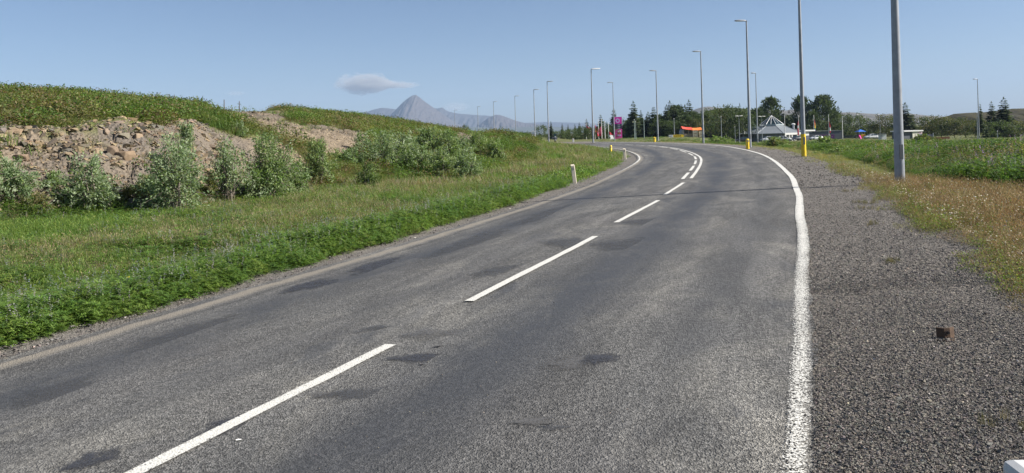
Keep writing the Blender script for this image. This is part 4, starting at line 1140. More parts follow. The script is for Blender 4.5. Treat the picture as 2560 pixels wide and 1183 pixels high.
GC_, GR_, GB_ = 'conifers of the grove behind the bend', 'shrubs behind the right-hand field', 'small spruces beside the bay'
tree('spruce', 2, 1583, 255, 253, 44, 'tall spruce with layered top standing free right of the magenta totem', GC_)
tree('spruce', 1, 1602, 262, 276, 30, 'shorter spruce touching the right side of the free-standing one', GC_)
tree('birch', 1, 1562, 258, 298, 40, 'leafy shrub between the magenta totem and the tall spruce', GC_)
tree('spruce', 3, 1634, 258, 265, 44, 'spruce directly behind the fifth lamp post of the near kerb row', GC_)
tree('spruce', 0, 1616, 262, 290, 40, 'low dark spruce left of the one behind the lamp post', GC_)
tree('pine', 0, 1660, 256, 284, 56, 'broad low pine at the left foot of the dark grove', GC_)
tree('spruce', 0, 1674, 262, 252, 46, 'left peak of the dark grove with the double tip', GC_)
tree('pine', 1, 1690, 268, 256, 62, 'bushy tree forming the middle of the dark grove top', GC_)
tree('spruce', 1, 1702, 262, 257, 40, 'pointed spruce in the dark grove, second from its right end', GC_)
tree('spruce', 2, 1722, 260, 250, 44, 'right peak of the dark grove beside the seventh lamp post gap', GC_)
tree('pine', 2, 1712, 252, 282, 70, 'rounded pine in front of the right peak of the grove', GC_)
for k, (px, top, w, kd, i, lb) in enumerate(((1666, 262, 40, 'spruce', 2, 'dark spruce left of the double-tipped one in the grove'), (1683, 258, 46, 'spruce', 3, 'spruce between the double-tipped one and the bushy tree'), (1696, 266, 56, 'pine', 0, 'full dark pine in the heart of the grove'),
        (1712, 262, 44, 'spruce', 0, 'ragged spruce just left of the right peak of the grove'), (1730, 272, 50, 'pine', 2, 'lower pine stepping down right from the right peak of the grove'), (1744, 284, 46, 'pine', 0, 'last low pine at the right end of the dark grove'),
        (1646, 280, 44, 'pine', 1, 'low pine at the left end of the dark grove'), (1600, 288, 44, 'pine', 2, 'dark bushy pine right of the free-standing tall spruce'), (1575, 292, 40, 'pine', 0, 'dark pine low between the totem and the tall spruce'), (1620, 280, 40, 'spruce', 2, 'dense spruce left of the fifth lamp post'))):
    tree(kd, i, px, 254 + k, top, w, lb, GC_)
tree('birch', 2, 1650, 250, 300, 60, 'dark leafy shrub at the foot of the grove behind the yellow sign', GC_)
tree('birch', 2, 1688, 248, 302, 62, 'dark shrub behind the orange stall canopy, left half', GC_)
tree('birch', 0, 1738, 250, 296, 60, 'olive shrub behind the orange stall canopy, right half', GC_)
tree('pine', 1, 1752, 262, 278, 70, 'tree just left of the fourth near lamp post against the far hill', GC_)
tree('birch', 1, 1775, 262, 272, 70, 'green leafy tree just right of the fourth near lamp post', GC_)
tree('birch', 0, 1800, 268, 270, 70, 'olive tree between the fourth and third lamp posts, left of two', GC_)
tree('birch', 2, 1825, 264, 268, 64, 'dark leafy tree between the fourth and third lamp posts, right of two', GC_)
tree('spruce', 1, 1849, 268, 259, 26, 'thin spruce tip poking above the trees left of the third lamp post', GC_)
tree('birch', 2, 1856, 258, 274, 70, 'dark tree directly left of the third lamp post', GC_)
tree('pine', 2, 1893, 275, 262, 60, 'pine right behind the third lamp post, partly covered by it', GC_)
tree('pine', 0, 1926, 278, 231, 70, 'big broad pine rising straight behind the glass pyramid', GC_)
tree('pine', 1, 1950, 284, 283, 60, 'low pine filling the gap right of the glass pyramid', GC_)
tree('pine', 1, 2001, 278, 229, 60, 'big pine split by the yellow-footed lamp post', GC_)
tree('pine', 2, 2054, 276, 226, 82, 'largest pine of the grove, right of the yellow-footed lamp post', GC_)
tree('pine', 0, 2030, 270, 272, 60, 'lower pine filling between the two big right-hand pines', GC_)
tree('pine', 1, 2085, 280, 268, 50, 'pine with a side plume at the right flank of the largest one', GC_)
tree('birch', 2, 1980, 282, 290, 60, 'dark shrub between the building chimney and the big pine', GC_)
tree('birch', 1, 2108, 270, 283, 52, 'mid green shrub right of the largest pine', GR_)
tree('birch', 1, 2140, 268, 286, 54, 'leafy shrub behind the blue-roofed play house', GR_)
tree('birch', 2, 2170, 262, 298, 62, 'dark shrub behind the white parked car, left of the shadowy hollow', GR_)
tree('birch', 0, 2212, 258, 288, 60, 'olive shrub left of the thick near lamp post', GR_)
tree('birch', 2, 2236, 252, 296, 46, 'dark shrub half hidden by the thick near lamp post', GR_)
tree('spruce', 2, 2262, 246, 257, 58, 'dark spruce peeking out right of the thick near lamp post', GC_)
tree('birch', 0, 2292, 250, 292, 70, 'olive shrub behind the flat-roofed shed, left half', GR_)
tree('birch', 2, 2325, 246, 296, 70, 'darker shrub behind the flat-roofed shed, right half', GR_)
tree('birch', 0, 2352, 240, 291, 74, 'tallest olive shrub right of the shed', GR_)
tree('birch', 2, 2385, 240, 298, 70, 'dark shrub above the rusty fence', GR_)
tree('birch', 0, 2412, 236, 299, 70, 'brownish olive shrub above the right end of the rusty fence', GR_)
tree('birch', 1, 2438, 234, 304, 52, 'green shrub directly left of the right-hand lamp post pair', GR_)
tree('birch', 0, 2466, 230, 302, 60, 'olive shrub right of the right-hand lamp post pair', GR_)
tree('spruce', 3, 2450, 190, 258, 20, 'slender young spruce hugging the right-hand lamp post', GC_, zoff=1.5)
tree('spruce', 0, 2478, 215, 253, 44, 'left of the two spruces at the right edge before the dark ridge', GC_)
tree('spruce', 2, 2509, 212, 243, 54, 'right and taller of the two spruces at the right edge', GC_)
tree('birch', 1, 2495, 205, 302, 60, 'blue-green shrub below the two right-edge spruces', GR_)
tree('birch', 1, 2530, 205, 310, 60, 'blue-green shrub near the right edge, second from it', GR_)
tree('birch', 0, 2556, 205, 300, 60, 'olive shrub cut by the right edge of the picture', GR_)
bush('willow_bush', 2312, 372, 338, 74, 78, 71, OLIV + DRKG, 'round dark olive bush in the field before the flat-roofed shed', 'bushes in the right-hand field', 60, 44, .16)
bush('willow_bush', 2065, 372, 342, 60, 78, 72, SILV + MIDG, 'silvery bush in the field under the red and white flag', 'bushes in the right-hand field', 46, 40, .16)
bush('willow_bush', 2110, 415, 368, 100, 45, 73, MIDG, 'dense green bush at the left end of the field, near the turf strip', 'bushes in the right-hand field', 70, 46, .10)
bush('willow_bush', 1940, 372, 345, 60, 75, 74, OLIV + MIDG, 'brownish bush on the verge between the third and second lamp posts', 'bushes in the right-hand field', 44, 40, .15)
bush('willow_bush', 1800, 358, 341, 60, 96, 75, MIDG, 'green bush on the verge left of the third lamp post', 'bushes in the right-hand field', 44, 40, .18)
# bay side: small spruces and thickets left of the flagpoles
tree('spruce', 0, 1377, 190, 304, 20, 'dark spruce right beside the second far lamp post', GB_)
tree('birch', 1, 1353, 185, 312, 34, 'leafy young tree between the two lamps by the junction sign', GB_)
tree('spruce', 1, 1405, 230, 308, 14, 'slim spruce standing alone left of the middle of the bay hedge', GB_)
tree('spruce', 3, 1420, 236, 311, 15, 'second slim spruce over the bay hedge', GB_)
tree('spruce', 0, 1437, 232, 310, 18, 'third small spruce over the bay hedge', GB_)
tree('spruce', 2, 1448, 236, 306, 18, 'taller small spruce near the right end of the bay hedge', GB_)
tree('spruce', 1, 1466, 238, 298, 26, 'spruce behind the first flagpole', GB_)
tree('spruce', 3, 1501, 246, 286, 30, 'spruce with a bent tip behind the middle flagpoles', GB_)
tree('spruce', 2, 1534, 250, 270, 30, 'tall thin spruce behind the left edge of the magenta totem', GB_)
tree('birch', 2, 1512, 240, 306, 34, 'dark shrub behind the flagpole row', GB_)
for k, (px, top, w, i, lb) in enumerate(((1400, 326, 50, 1, 'hedge shrub behind the parked motorcycle'), (1430, 322, 50, 1, 'hedge shrub in the middle of the bay hedge'), (1458, 318, 48, 2, 'darker hedge shrub left of the first flagpole'), (1484, 318, 44, 0, 'olive hedge shrub behind the first two flags'), (1528, 318, 40, 2, 'dark hedge shrub left of the magenta totem'))):
    tree('birch', i, px, 215 + k * 4, top, w, lb, GB_)
for k, (px, top, w, lb) in enumerate(((1250, 332, 40, 'far dark copse under the fourth far lamp'), (1290, 330, 46, 'far dark copse left of the junction sign'), (1320, 331, 40, 'far dark copse right behind the junction sign'))):
    tree('birch', 2, px, 300 + k * 6, top, w, lb, 'copses by the bay')
tree('spruce', 1, 1113, 98, 308, 13, 'tiny spruce on the skyline of the hill, left of two', GB_, zoff=-.2)
tree('birch', 1, 1163, 105, 312, 22, 'small tree on the skyline where the hill drops, below the mountain', GB_, zoff=-.2)
tree('birch', 1, 1148, 100, 316, 14, 'little bush on the skyline just left of the small tree', GB_, zoff=-.2)

# ------------------------------------------------------------------ street lamps
GALV = paint('galvanised_steel', (.30, .32, .35), .5, .15, .14, 5.0)
GALVD = paint('dark_steel', (.16, .165, .17), .45, .5, .15, 6.0)
YEL = paint('yellow_paint', (.85, .58, .03), .5, 0, .10, 4.0)
LENSM = paint('lamp_glass', (.62, .62, .60), .2)
WHITE = paint('white_paint', (.74, .73, .70), .5, 0, .07, 3.0)

def lamp(px, d, base_row, top_row, label, side=-1, r0=.13, yellow=None, height=10.0, head=.85, hang=0.0, snow=False, double=False, group='street lamps along the road', grey=None):
    x = ray(px, base_row)[0] * d; z = gz(x, d) - .05
    if top_row is not None: height = ztop(px, top_row, d) - z
    o = thing('street_lamp', (x, d, z), 0, label, 'street lamp', group)
    m = MB(); st = grey or GALV
    m.tube([(0, 0, 0), (0, 0, height * .25), (0, 0, height * .6), (0, 0, height)], [r0, r0 * .88, r0 * .68, r0 * .46], 20)
    m.tube([(0, 0, 0), (0, 0, .05)], r0 * 1.25, 20)
    m.build('pole', st, o, True)
    dr = MB(); dr.box(-.05, .05, -r0 * 1.02, -r0 * .9, .75, 1.15); dr.build('service_door', GALVD, o)
    for sg in ((-1, 1) if double else (side,)):
        a = MB(); a.tube([(-sg * .05, 0, height + .055), (sg * .10, 0, height + .06), (sg * .26, 0, height + .07)], .05, 8); 
        hd = MB(); prof = [(0.06, .06, .06), (.20, .12, .085), (.55, .16, .095), (head * .92, .13, .07), (head, .06, .035)]
        hd.loft([[(sg * u, w * math.cos(t), height + .07 + hh * max(-.45, math.sin(t)) + .02 * u) for t in [2 * math.pi * k / 12 for k in range(12)]] for u, w, hh in prof])
        lu = hd.build('luminaire', WHITE if snow else GALV, o, True); a.build('arm', st, o, True)
        ln = MB(); ln.loft([[(sg * u, w * math.cos(t), height + .035 + .02 * u - .018 * (math.sin(t) < 0)) for t in [2 * math.pi * k / 10 for k in range(10)]] for u, w in ((.36, .07), (.5, .10), (head * .85, .08))])
        ln.build('lens', LENSM, lu)
    if yellow:
        s = MB(); s.tube([(0, 0, yellow[0]), (0, 0, yellow[1])], [r0 * 1.06, r0 * .99], 20); s.build('yellow_sleeve', YEL, o, True)
    return o
lamp(2250, 21.5, 462, None, 'thick grey lamp post close by on the right, top out of the picture', r0=.135, height=10.5)
lamp(2010, 42, 404, None, 'lamp post with a bright yellow painted foot at the gravel edge', r0=.125, yellow=(.0, 1.32), height=10.5)
lamp(1875, 62, 362, 54, 'tall lamp post with a yellow bollard at its left', r0=.12, head=.95)
lamp(1758, 89, 344, 130, 'lamp post beside the orange stall, second of the curving row', r0=.12, head=.95)
lamp(1645, 112, 350, 178, 'lamp post in front of the dark grove left of the yellow sign', r0=.12, head=.95)
lamp(1536, 134, 348, 207, 'lamp post in front of the magenta totem', r0=.11, head=.95)
lamp(1483, 109, 352, 174, 'lamp post with a bright white head pointing right, by the flagpoles', side=1, r0=.12, snow=True, head=1.3)
lamp(1372, 131, 352, 205, 'lamp post between the junction and the dark spruce, head to the right', side=1, r0=.12, head=1.05)
lamp(1338, 153, 351, 225, 'lamp post right beside the white junction sign', side=1, r0=.12, head=1.1)
lamp(1290, 190, 345, 241, 'lamp post rising left of the junction sign, over the end of the bank', side=1, r0=.12, head=1.1)
lamp(1236, 225, 340, 255, 'lamp post in front of the right-hand brown mountain', side=1, r0=.13, head=1.1)
lamp(1196, 265, 338, 267, 'lamp post in front of the dark mountain ridge', side=1, r0=.14, head=1.2)
lamp(1138, 310, 335, 276, 'farthest and faintest lamp post, before the flank of the peak', side=1, r0=.14, head=1.2)
lamp(1894, 112, 352, 184, 'thin lamp post with a dark head just right of the tall one', r0=.10, head=.7, grey=GALV)
lamp(2448, 130, 348, 199, 'slim lamp post standing alone in the field at far right', r0=.10, head=.75)
lamp(1849, 200, 356, 291, 'white twin-headed car park lamp left of the tall lamp post', r0=.09, head=1.0, double=True, snow=True, group='twin car park lamps')
lamp(1906, 205, 356, 292, 'white twin-headed car park lamp before the pavilion roof', r0=.09, head=1.0, double=True, snow=True, group='twin car park lamps')
lamp(2201, 245, 350, 287, 'small white-headed lamp before the far hills, left of the thick post', side=-1, r0=.07, head=.8, snow=True, group='small lamps of the car park')
lamp(2149, 262, 350, 287, 'small lamp with a white head above the play house', side=-1, r0=.07, head=.8, snow=True, group='small lamps of the car park')
lamp(2003, 245, 350, 290, 'small hooked lamp with white head at the left red flag', side=1, r0=.07, head=.9, snow=True, group='small lamps of the car park')

# plain poles
def pole(px, d, base_row, top_row, label, r0=.05, mat=None, name='steel_pole', cat='pole', group='plain poles', tilt=0.0, cap=None):
    x = ray(px, base_row)[0] * d; z = gz(x, d) - .1; h = ztop(px, top_row, d) - z
    o = thing(name, (x, d, z), 0, label, cat, group)
    m = MB(); m.tube([(0, 0, 0), (0, 0, h * .5), (0, 0, h)], [r0, r0 * .85, r0 * .6], 10); m.build('shaft', mat or GALV, o, True)
    c = MB(); c.tube([(0, 0, h), (0, 0, h + .06), (0, 0, h + .12)], [r0 * .9, r0 * 1.1, r0 * .3], 10); c.build('cap', cap or WHITE, o, True)
    b = MB(); b.tube([(0, 0, 0), (0, 0, .25)], [r0 * 1.5, r0 * 1.3], 10); b.build('socket', GALVD, o, True)
    return o
PALEG = paint('green_grey_steel', (.36, .43, .40), .45, .3, .1, 4)
pole(1587, 140, 352, 300, 'greenish pole, left of the close pair right of the totem', .06, PALEG)
pole(1590, 142, 352, 304, 'greenish pole, right of the close pair right of the totem', .055, PALEG)
pole(1611, 140, 352, 297, 'single greenish pole between the pair and the fifth lamp post', .06, PALEG)
pole(1686, 150, 340, 298, 'grey pole above the yellow arrow sign', .07)
pole(1804, 160, 342, 292, 'grey pole between the orange stall and the pavilion', .07)
pole(1838, 160, 345, 318, 'short grey pole left of the twin-headed lamp', .05)
pole(2444, 129, 346, 283, 'bare pole close to the left of the lone field lamp', .07)
pole(2494, 110, 348, 329, 'short grey post in the field below the right-edge spruces', .05)

# ------------------------------------------------------------------ bollards and marker posts
def marker(px, row, top, wpx, d, mat, label, name='marker_post', lean=0.0, band=True, round_=False, cat='marker post', group='roadside marker posts', onroad=True):
    if d is None: x, d = at(px, row)
    x = ray(px, row)[0] * d; z = gz(x, d) - .1; h = (row - top) / F * d + .1; w = wpx / F * d
    o = thing(name, (x, d, z), 0, label, cat, group); o.rotation_euler = (0, lean, 0)
    m = MB()
    if round_: m.tube([(0, 0, 0), (0, 0, h * .94), (0, 0, h)], [w / 2, w / 2, w * .3], 14)
    else:      # flat-backed plastic post with slanted top
        s = [(-.5, -.28), (-.38, -.36), (.38, -.36), (.5, -.28), (.42, .3), (-.42, .3)]
        m.loft([[(u * w, v * w, 0) for u, v in s], [(u * w, v * w, h * .94) for u, v in s], [(u * w * .96, v * w, h * (1.0 if v > 0 else .95)) for u, v in s]])
    m.build('post_body', mat, o, round_)
    if band:
        b = MB(); b.box(-w * .28, w * .28, -w * .42 if not round_ else -w * .54, -w * .34, h * .76, h * .88); b.build('reflector', paint('grey_reflector', (.32, .30, .27), .25), o)
    f = MB(); f.tube([(0, 0, -.03), (0, 0, .14)], [w * .75, w * .62], 10); f.build('foot', GALVD, o, True)
    return o
CREAM = paint('cream_plastic', (.68, .60, .47), .5, 0, .12, 7)
marker(1438, 458, 407, 10, None, CREAM, 'cream marker post nearest to us, leaning left at the inside of the bend', lean=-.10)
marker(1563, 398, 369, 7, None, CREAM, 'cream marker post at the tightest point of the inner kerb', lean=-.06)
marker(1527, 376, 355, 6, 62, YEL, 'slim yellow marker post inside the bend, above the cream one', round_=True)
marker(1433, 353, 343, 4, 125, WHITE, 'white marker post on the side road left of the flagpoles')
marker(1869, 366, 339, 8.5, 58, YEL, 'stout yellow bollard beside the tall lamp post', name='yellow_bollard', round_=True, cat='bollard', group='yellow bollards')
marker(1636, 351, 338, 6, 105, YEL, 'yellow bollard left of the lamp post before the grove', name='yellow_bollard', round_=True, cat='bollard', group='yellow bollards')
marker(1350, 353, 344, 3.5, 120, YEL, 'tiny yellow post on the grass right of the junction sign', round_=True)

# ------------------------------------------------------------------ filling station: totem, flags, stall, pavilion
MAG = paint('magenta_panel', (.70, .03, .42), .45, 0, .06, 1.5)
PINKP = paint('pink_panel', (.80, .08, .40), .45, 0, .06, 1.5)
PURP = paint('purple_panel', (.085, .018, .11), .45, 0, .06, 1.5)
LILAC = paint('lilac_letters', (.60, .45, .80), .45)
PRICE = paint('price_display', (.025, .015, .05), .3)
DIGIT = paint('pale_digits', (.42, .46, .55), .4)
ORNG = paint('orange_canvas', (.80, .20, .03), .7, 0, .10, 2)
RED = paint('red_canvas', (.62, .07, .04), .7, 0, .10, 2)
CRIM = paint('crimson_cloth', (.60, .03, .06), .8, 0, .12, 3)
PINKC = paint('pink_cloth', (.70, .09, .22), .8, 0, .12, 3)
BLUEC = paint('blue_cloth', (.05, .07, .32), .8, 0, .12, 3)
PURC = paint('purple_cloth', (.14, .05, .26), .8, 0, .12, 3)
YELC = paint('yellow_cloth', (.78, .52, .05), .8, 0, .12, 3)
ORNC = paint('orange_cloth', (.72, .22, .03), .8, 0, .12, 3)
GRNC = paint('green_cloth', (.05, .25, .08), .8, 0, .12, 3)
WHTC = paint('white_cloth', (.72, .70, .68), .8, 0, .08, 3)
ROOFM = paint('grey_roof_metal', (.175, .195, .21), .55, .1, .08, 1.2)
FASC = paint('white_fascia', (.70, .70, .68), .5, 0, .05, 2)
GLASS = paint('dark_glass', (.018, .035, .038), .08, 0, .1, 2, .8)
DGREY = paint('dark_cladding', (.085, .095, .115), .6, 0, .10, .8)
CREAMW = paint('cream_wall', (.62, .60, .50), .7, 0, .10, 1.5)
BLACK = paint('black_rubber', (.02, .02, .021), .6)
RUST = paint('rusty_steel', (.095, .058, .036), .8, .2, .35, 30)
TIMB = paint('weathered_timber', (.30, .24, .17), .8, 0, .2, 6)

def totem():
    d = 232; x = ray(1544, 320)[0] * d; z = gz(x, d) - .1; W = 21.5 / F * d; Ht = ztop(1544, 292.5, d) - z
    o = thing('price_totem', (x, d, z), 0, 'tall magenta filling-station totem with a ring emblem', 'sign')
    k = lambda row: ztop(1544, row, d) - z
    m = MB(); m.box(-W / 2, W / 2, -.22, .22, .25, Ht); m.build('casing', PURP, o, bevel=.03)
    f = MB(); f.box(-W * .4, W * .4, -.2, .2, 0, .26); f.build('plinth', DGREY, o)
    e = MB(); e.box(W / 2 + .003, W / 2 + .10, -.23, .23, k(315), Ht + .02); e.build('edge_strip', WHITE, o)
    p = MB(); p.box(-W * .49, W * .49, -.25, -.222, k(310), Ht - .05); top = p.build('logo_panel', MAG, o)
    r = MB(); n = 36; R0, R1 = 3.0 / F * d, 5.4 / F * d; cz = k(302.0); cx = W * .0 + .02
    secs = []
    for i in range(n + 1):
        t = 2 * math.pi * i / n; c, s = math.cos(t), math.sin(t)
        secs.append([(cx + R0 * c, -.253, cz + R0 * s), (cx + R1 * c, -.253, cz + R1 * s), (cx + R1 * c, -.285, cz + R1 * s), (cx + R0 * c, -.285, cz + R0 * s)])
    r.loft(secs, False); r.build('ring_emblem', LILAC, top)
    q = MB(); q.box(-W * .46, W * .46, -.25, -.222, k(322.5), k(310.8)); pr = q.build('price_panel', PRICE, o)
    for row in (312.5, 316.8, 321):        # lit price figures, too small to read in the photo
        b = MB(); zz = k(row)
        for j in range(4): b.box(.02 + j * .20, .15 + j * .20, -.262, -.253, zz - .13, zz + .13)
        b.build('price_figures', DIGIT, pr)
    w = MB(); w.box(-W * .49, W * .49, -.25, -.222, k(347), k(323)); lo = w.build('offer_panel', PINKP, o)
    v = MB(); v.box(-W * .42, W * .42, -.262, -.252, k(343), k(324.5)); v.build('offer_field', MAG, lo)
    b = MB(); b.box(.0, W * .16, -.275, -.264, k(330.5), k(326)); b.box(W * .19, W * .35, -.275, -.264, k(330.5), k(326)); b.build('offer_figures', WHTC, lo)
    b = MB(); b.box(-W * .05, W * .36, -.275, -.264, k(335), k(332.2)); b.build('offer_stripe', ORNC, lo)
    b = MB(); b.box(-W * .12, W * .36, -.275, -.264, k(340), k(337)); b.build('offer_word', LILAC, lo)
totem()

def flagpole(px, d, base_row, top_row, label, flag=None, fl_top=.88, fl_len=1.6, group='flagpoles of the filling station', fall=.30, side=1):
    x = ray(px, base_row)[0] * d; z = gz(x, d) - .1; h = ztop(px, top_row, d) - z
    o = thing('flagpole', (x, d, z), 0, label, 'flagpole', group)
    m = MB(); m.tube([(0, 0, 0), (0, 0, h * .5), (0, 0, h)], [.11, .095, .06], 10); m.build('shaft', WHITE, o, True)
    c = MB(); c.tube([(0, 0, h), (0, 0, h + .10), (0, 0, h + .18)], [.06, .10, .03], 10); c.build('finial', WHITE, o, True)
    b = MB(); b.tube([(0, 0, 0), (0, 0, .35)], [.16, .14], 10); b.build('socket', GALVD, o, True)
    return (x, d, z, h)

def flag(fp, bands, label, ztop_=.86, zbot=.45, wide=.42, side=1, seed=1, back=0.0):
    """cloth hanging limp beside its pole in a few folds; bands = list of (share, material) from top to bottom"""
    x, y, z, h = fp; r = np.random.default_rng(seed)
    o = thing('flag', (x, y, z), 0, label, 'flag', 'flags hanging limp')
    ht, hb = h * ztop_, h * zbot; ph = r.uniform(0, 6, 3)
    def pt(u, t):
        sp = wide * (.30 + .7 * math.sin(min(1, t * 1.25) * math.pi * .62)); 
        zz = ht * (1 - t) + hb * t - u * .5 * (1 - t) * .9
        return (side * (.09 + u * sp), -.07 - .10 * math.sin(u * 7 + ph[0] + t * 2) * (.4 + t) - .04 * u, zz)
    t0 = 0
    for share, mat in bands:
        m = MB(); nu, nt_ = 9, 6; V = []
        for thick in (0, .012):
            for i in range(nt_):
                for j in range(nu):
                    p = pt(j / (nu - 1), t0 + share * i / (nt_ - 1)); V.append((p[0], p[1] + thick, p[2]))
        Fs = []
        for kf in range(2):
            for i in range(nt_ - 1):
                for j in range(nu - 1):
                    q = kf * nu * nt_ + i * nu + j; f = (q, q + 1, q + nu + 1, q + nu); Fs.append(f if kf else f[::-1])
        m.add(V, Fs); m.build('cloth_band', mat, o, True); t0 += share

FPX = [(1466, 236, 349, 310, 'flagpole at the left end of the row by the totem'), (1474, 244, 348, 312, 'thin flagpole just left of the white-headed lamp post'), (1488, 228, 353, 308, 'flagpole directly right of the white-headed lamp post'),
       (1497, 226, 353, 300, 'empty flagpole with a white knob, middle of the totem row'), (1505, 226, 353, 298, 'tallest flagpole of the totem row, with a limp red flag'), (1513, 226, 353, 304, 'empty flagpole right of the limp red flag'), (1522, 226, 353, 308, 'flagpole at the right end of the row beside the totem')]
fps = [flagpole(*q) for q in FPX]
flag(fps[0], [(.5, CRIM), (.5, WHTC)], 'limp red and white flag at the left end of the totem row', .92, .42, 1.5, 1, 1)
flag(fps[1], [(.45, PURC), (.55, PINKC)], 'limp purple and pink flag behind the white-headed lamp post', .9, .45, 1.4, 1, 2)
flag(fps[2], [(.5, PINKC), (.5, ORNC)], 'pale pink flag clinging to the pole right of the white-headed lamp', .9, .45, 1.0, 1, 3)
flag(fps[4], [(.75, PINKC), (.25, CRIM)], 'bright pinkish red limp flag on the tallest pole of the totem row', .66, .18, 1.2, -1, 4)
flag(fps[6], [(.6, CRIM), (.4, WHTC)], 'dark red flag with pale end on the pole beside the totem', .50, .14, 1.4, 1, 5)
FPR = [(1998, 250, 351, 290, 'flagpole left of the yellow-footed lamp post, with a long red flag'), (2036, 258, 347, 289, 'flagpole with the rainbow flag right of the yellow-footed lamp post'), (2073, 240, 352, 288, 'flagpole with a red and white flag before the dark wall'),
       (2107, 240, 350, 291, 'empty flagpole at the right end of the dark wall'), (1963, 250, 350, 289, 'empty flagpole before the right side of the pavilion')]
fr = [flagpole(*q, group='flagpoles before the pavilion') for q in FPR]
flag(fr[0], [(.3, CRIM), (.2, WHTC), (.5, CRIM)], 'long crimson flag with a white band, left of the yellow-footed lamp post', .82, .22, .45, -1, 6)
flag(fr[1], [(.18, CRIM), (.18, ORNC), (.18, YELC), (.13, GRNC), (.33, PURC)], 'rainbow flag hanging limp right of the yellow-footed lamp post', .84, .20, .45, 1, 7)
flag(fr[2], [(.5, CRIM), (.3, WHTC), (.2, CRIM)], 'crimson flag with a white lower band before the dark wall', .76, .30, .45, 1, 8)

def arrow_sign():
    d = 118; x = ray(1691, 340)[0] * d; z = gz(x, d) - .1
    o = thing('direction_sign', (x, d, z), 0, 'low white and yellow direction board with a pointed right end', 'sign')
    k = 1 / F * d; z0 = ztop(1691, 343.5, d) - z; z1 = ztop(1691, 337, d) - z
    p = MB(); xl, xm, xr = -19 * k, -8 * k, 19.5 * k
    a = MB(); a.box(xl, xm, -.03, .03, z0, z1); a.build('white_board', WHITE, o)
    b = MB(); zm = (z0 + z1) / 2
    b.loft([[(xm + .004, y, z0), (xr - 3 * k, y, z0), (xr, y, zm), (xr - 3 * k, y, z1), (xm + .004, y, z1)] for y in (.03, -.03)]); b.build('yellow_board', YEL, o)
    t = MB()
    for u, w in ((-6, 3), (-2, 5), (4, 3), (8, 4)): t.box(u * k, (u + w) * k, -.038, -.032, zm - .06, zm + .09)
    t.build('dark_lettering', paint('sign_letters', (.22, .14, .02), .5), o)
    t = MB(); t.box(-17.5 * k, -11 * k, -.038, -.032, zm - .05, zm + .08); t.build('grey_lettering', paint('sign_grey', (.30, .28, .33), .5), o)
    for u in (-14, 12):
        q = MB(); q.tube([(u * k, .05, 0), (u * k, .05, z1)], .035, 8); q.build('post', GALV, o, True)
arrow_sign()

def stall():
    d = 225; x = ray(1728, 330)[0] * d; z = gz(x, d) - .1; k = 1 / F * d
    o = thing('market_stall', (x, d, z), 0, 'roadside stall with red and orange canvas roof before the dark grove', 'stall')
    h = lambda row: ztop(1728, row, d) - z
    def canopy(x0, x1, ra, rb, rr, mat, nm):
        m = MB(); secs = []
        for i in range(9):
            u = i / 8; xx = (x0 + (x1 - x0) * u) * k; sag = math.sin(u * math.pi) * .12
            zt = h(ra + (rb - ra) * u) - sag
            secs.append([(xx, -1.6, zt - .7), (xx, -.8, zt - .25), (xx, 0, zt), (xx, .8, zt - .25), (xx, 1.6, zt - .7), (xx, 1.6, zt - .76), (xx, 0, zt - .06), (xx, -1.6, zt - .76)])
        m.loft(secs); m.build(nm, mat, o, True)
    canopy(-25, 1, 315, 318.5, 0, RED, 'red_canopy'); canopy(-3.5, 24, 319.5, 319, 0, ORNG, 'orange_canopy')
    for u in (-23, -10, 0, 12, 22):
        for yy in (-1.5, 1.5):
            m = MB(); m.tube([(u * k, yy, 0), (u * k, yy, h(325))], .05, 8); m.build('canopy_post', TIMB, o, True)
    m = MB(); m.box(-22 * k, 2 * k, .9, 1.2, 0, h(327)); m.build('back_wall', DGREY, o)
    m = MB(); m.box(-20 * k, 0, -1.5, -.9, 0, h(334)); m.build('counter', TIMB, o)
    m = MB(); m.loft([[(-29 * k, -1.2, 0), (-29 * k, -1.2, h(330)), (-26 * k, -1.2, h(323.5)), (-20 * k, -1.2, h(322)), (-20 * k, -1.2, 0)], [(-29 * k, 1, 0), (-29 * k, 1, h(330)), (-26 * k, 1, h(323.5)), (-20 * k, 1, h(322)), (-20 * k, 1, 0)]]); m.build('grey_tarp', paint('grey_tarp', (.26, .28, .32), .6), o)
    for cx in (5.5, 22):
        s = thing('crate_shelf', (x + cx * k, d - 1.9, gz(x + cx * k, d - 1.9) - .05), 0, 'cream shelf rack of crates under the %s of the orange canopy' % ('left end' if cx < 10 else 'right end'), 'shelf', 'crate racks at the stall')
        W = 9.5 * k
        for sg in (-1, 1):
            m = MB(); m.box(sg * W / 2 - .06, sg * W / 2 + .06, -.35, .35, 0, h(325.5)); m.build('upright', CREAM, s)
        for j in range(5):
            zz = .25 + j * (h(325.5) - .3) / 4.6
            m = MB(); m.box(-W / 2 + .062, W / 2 - .062, -.34, .34, zz, zz + .07); m.build('shelf_board', CREAM, s)
            m = MB(); m.box(-W / 2 + .12, W / 2 - .12, -.28, .28, zz + .074, zz + .32); m.build('crate', (CREAMW if j % 2 else TIMB), s)
stall()

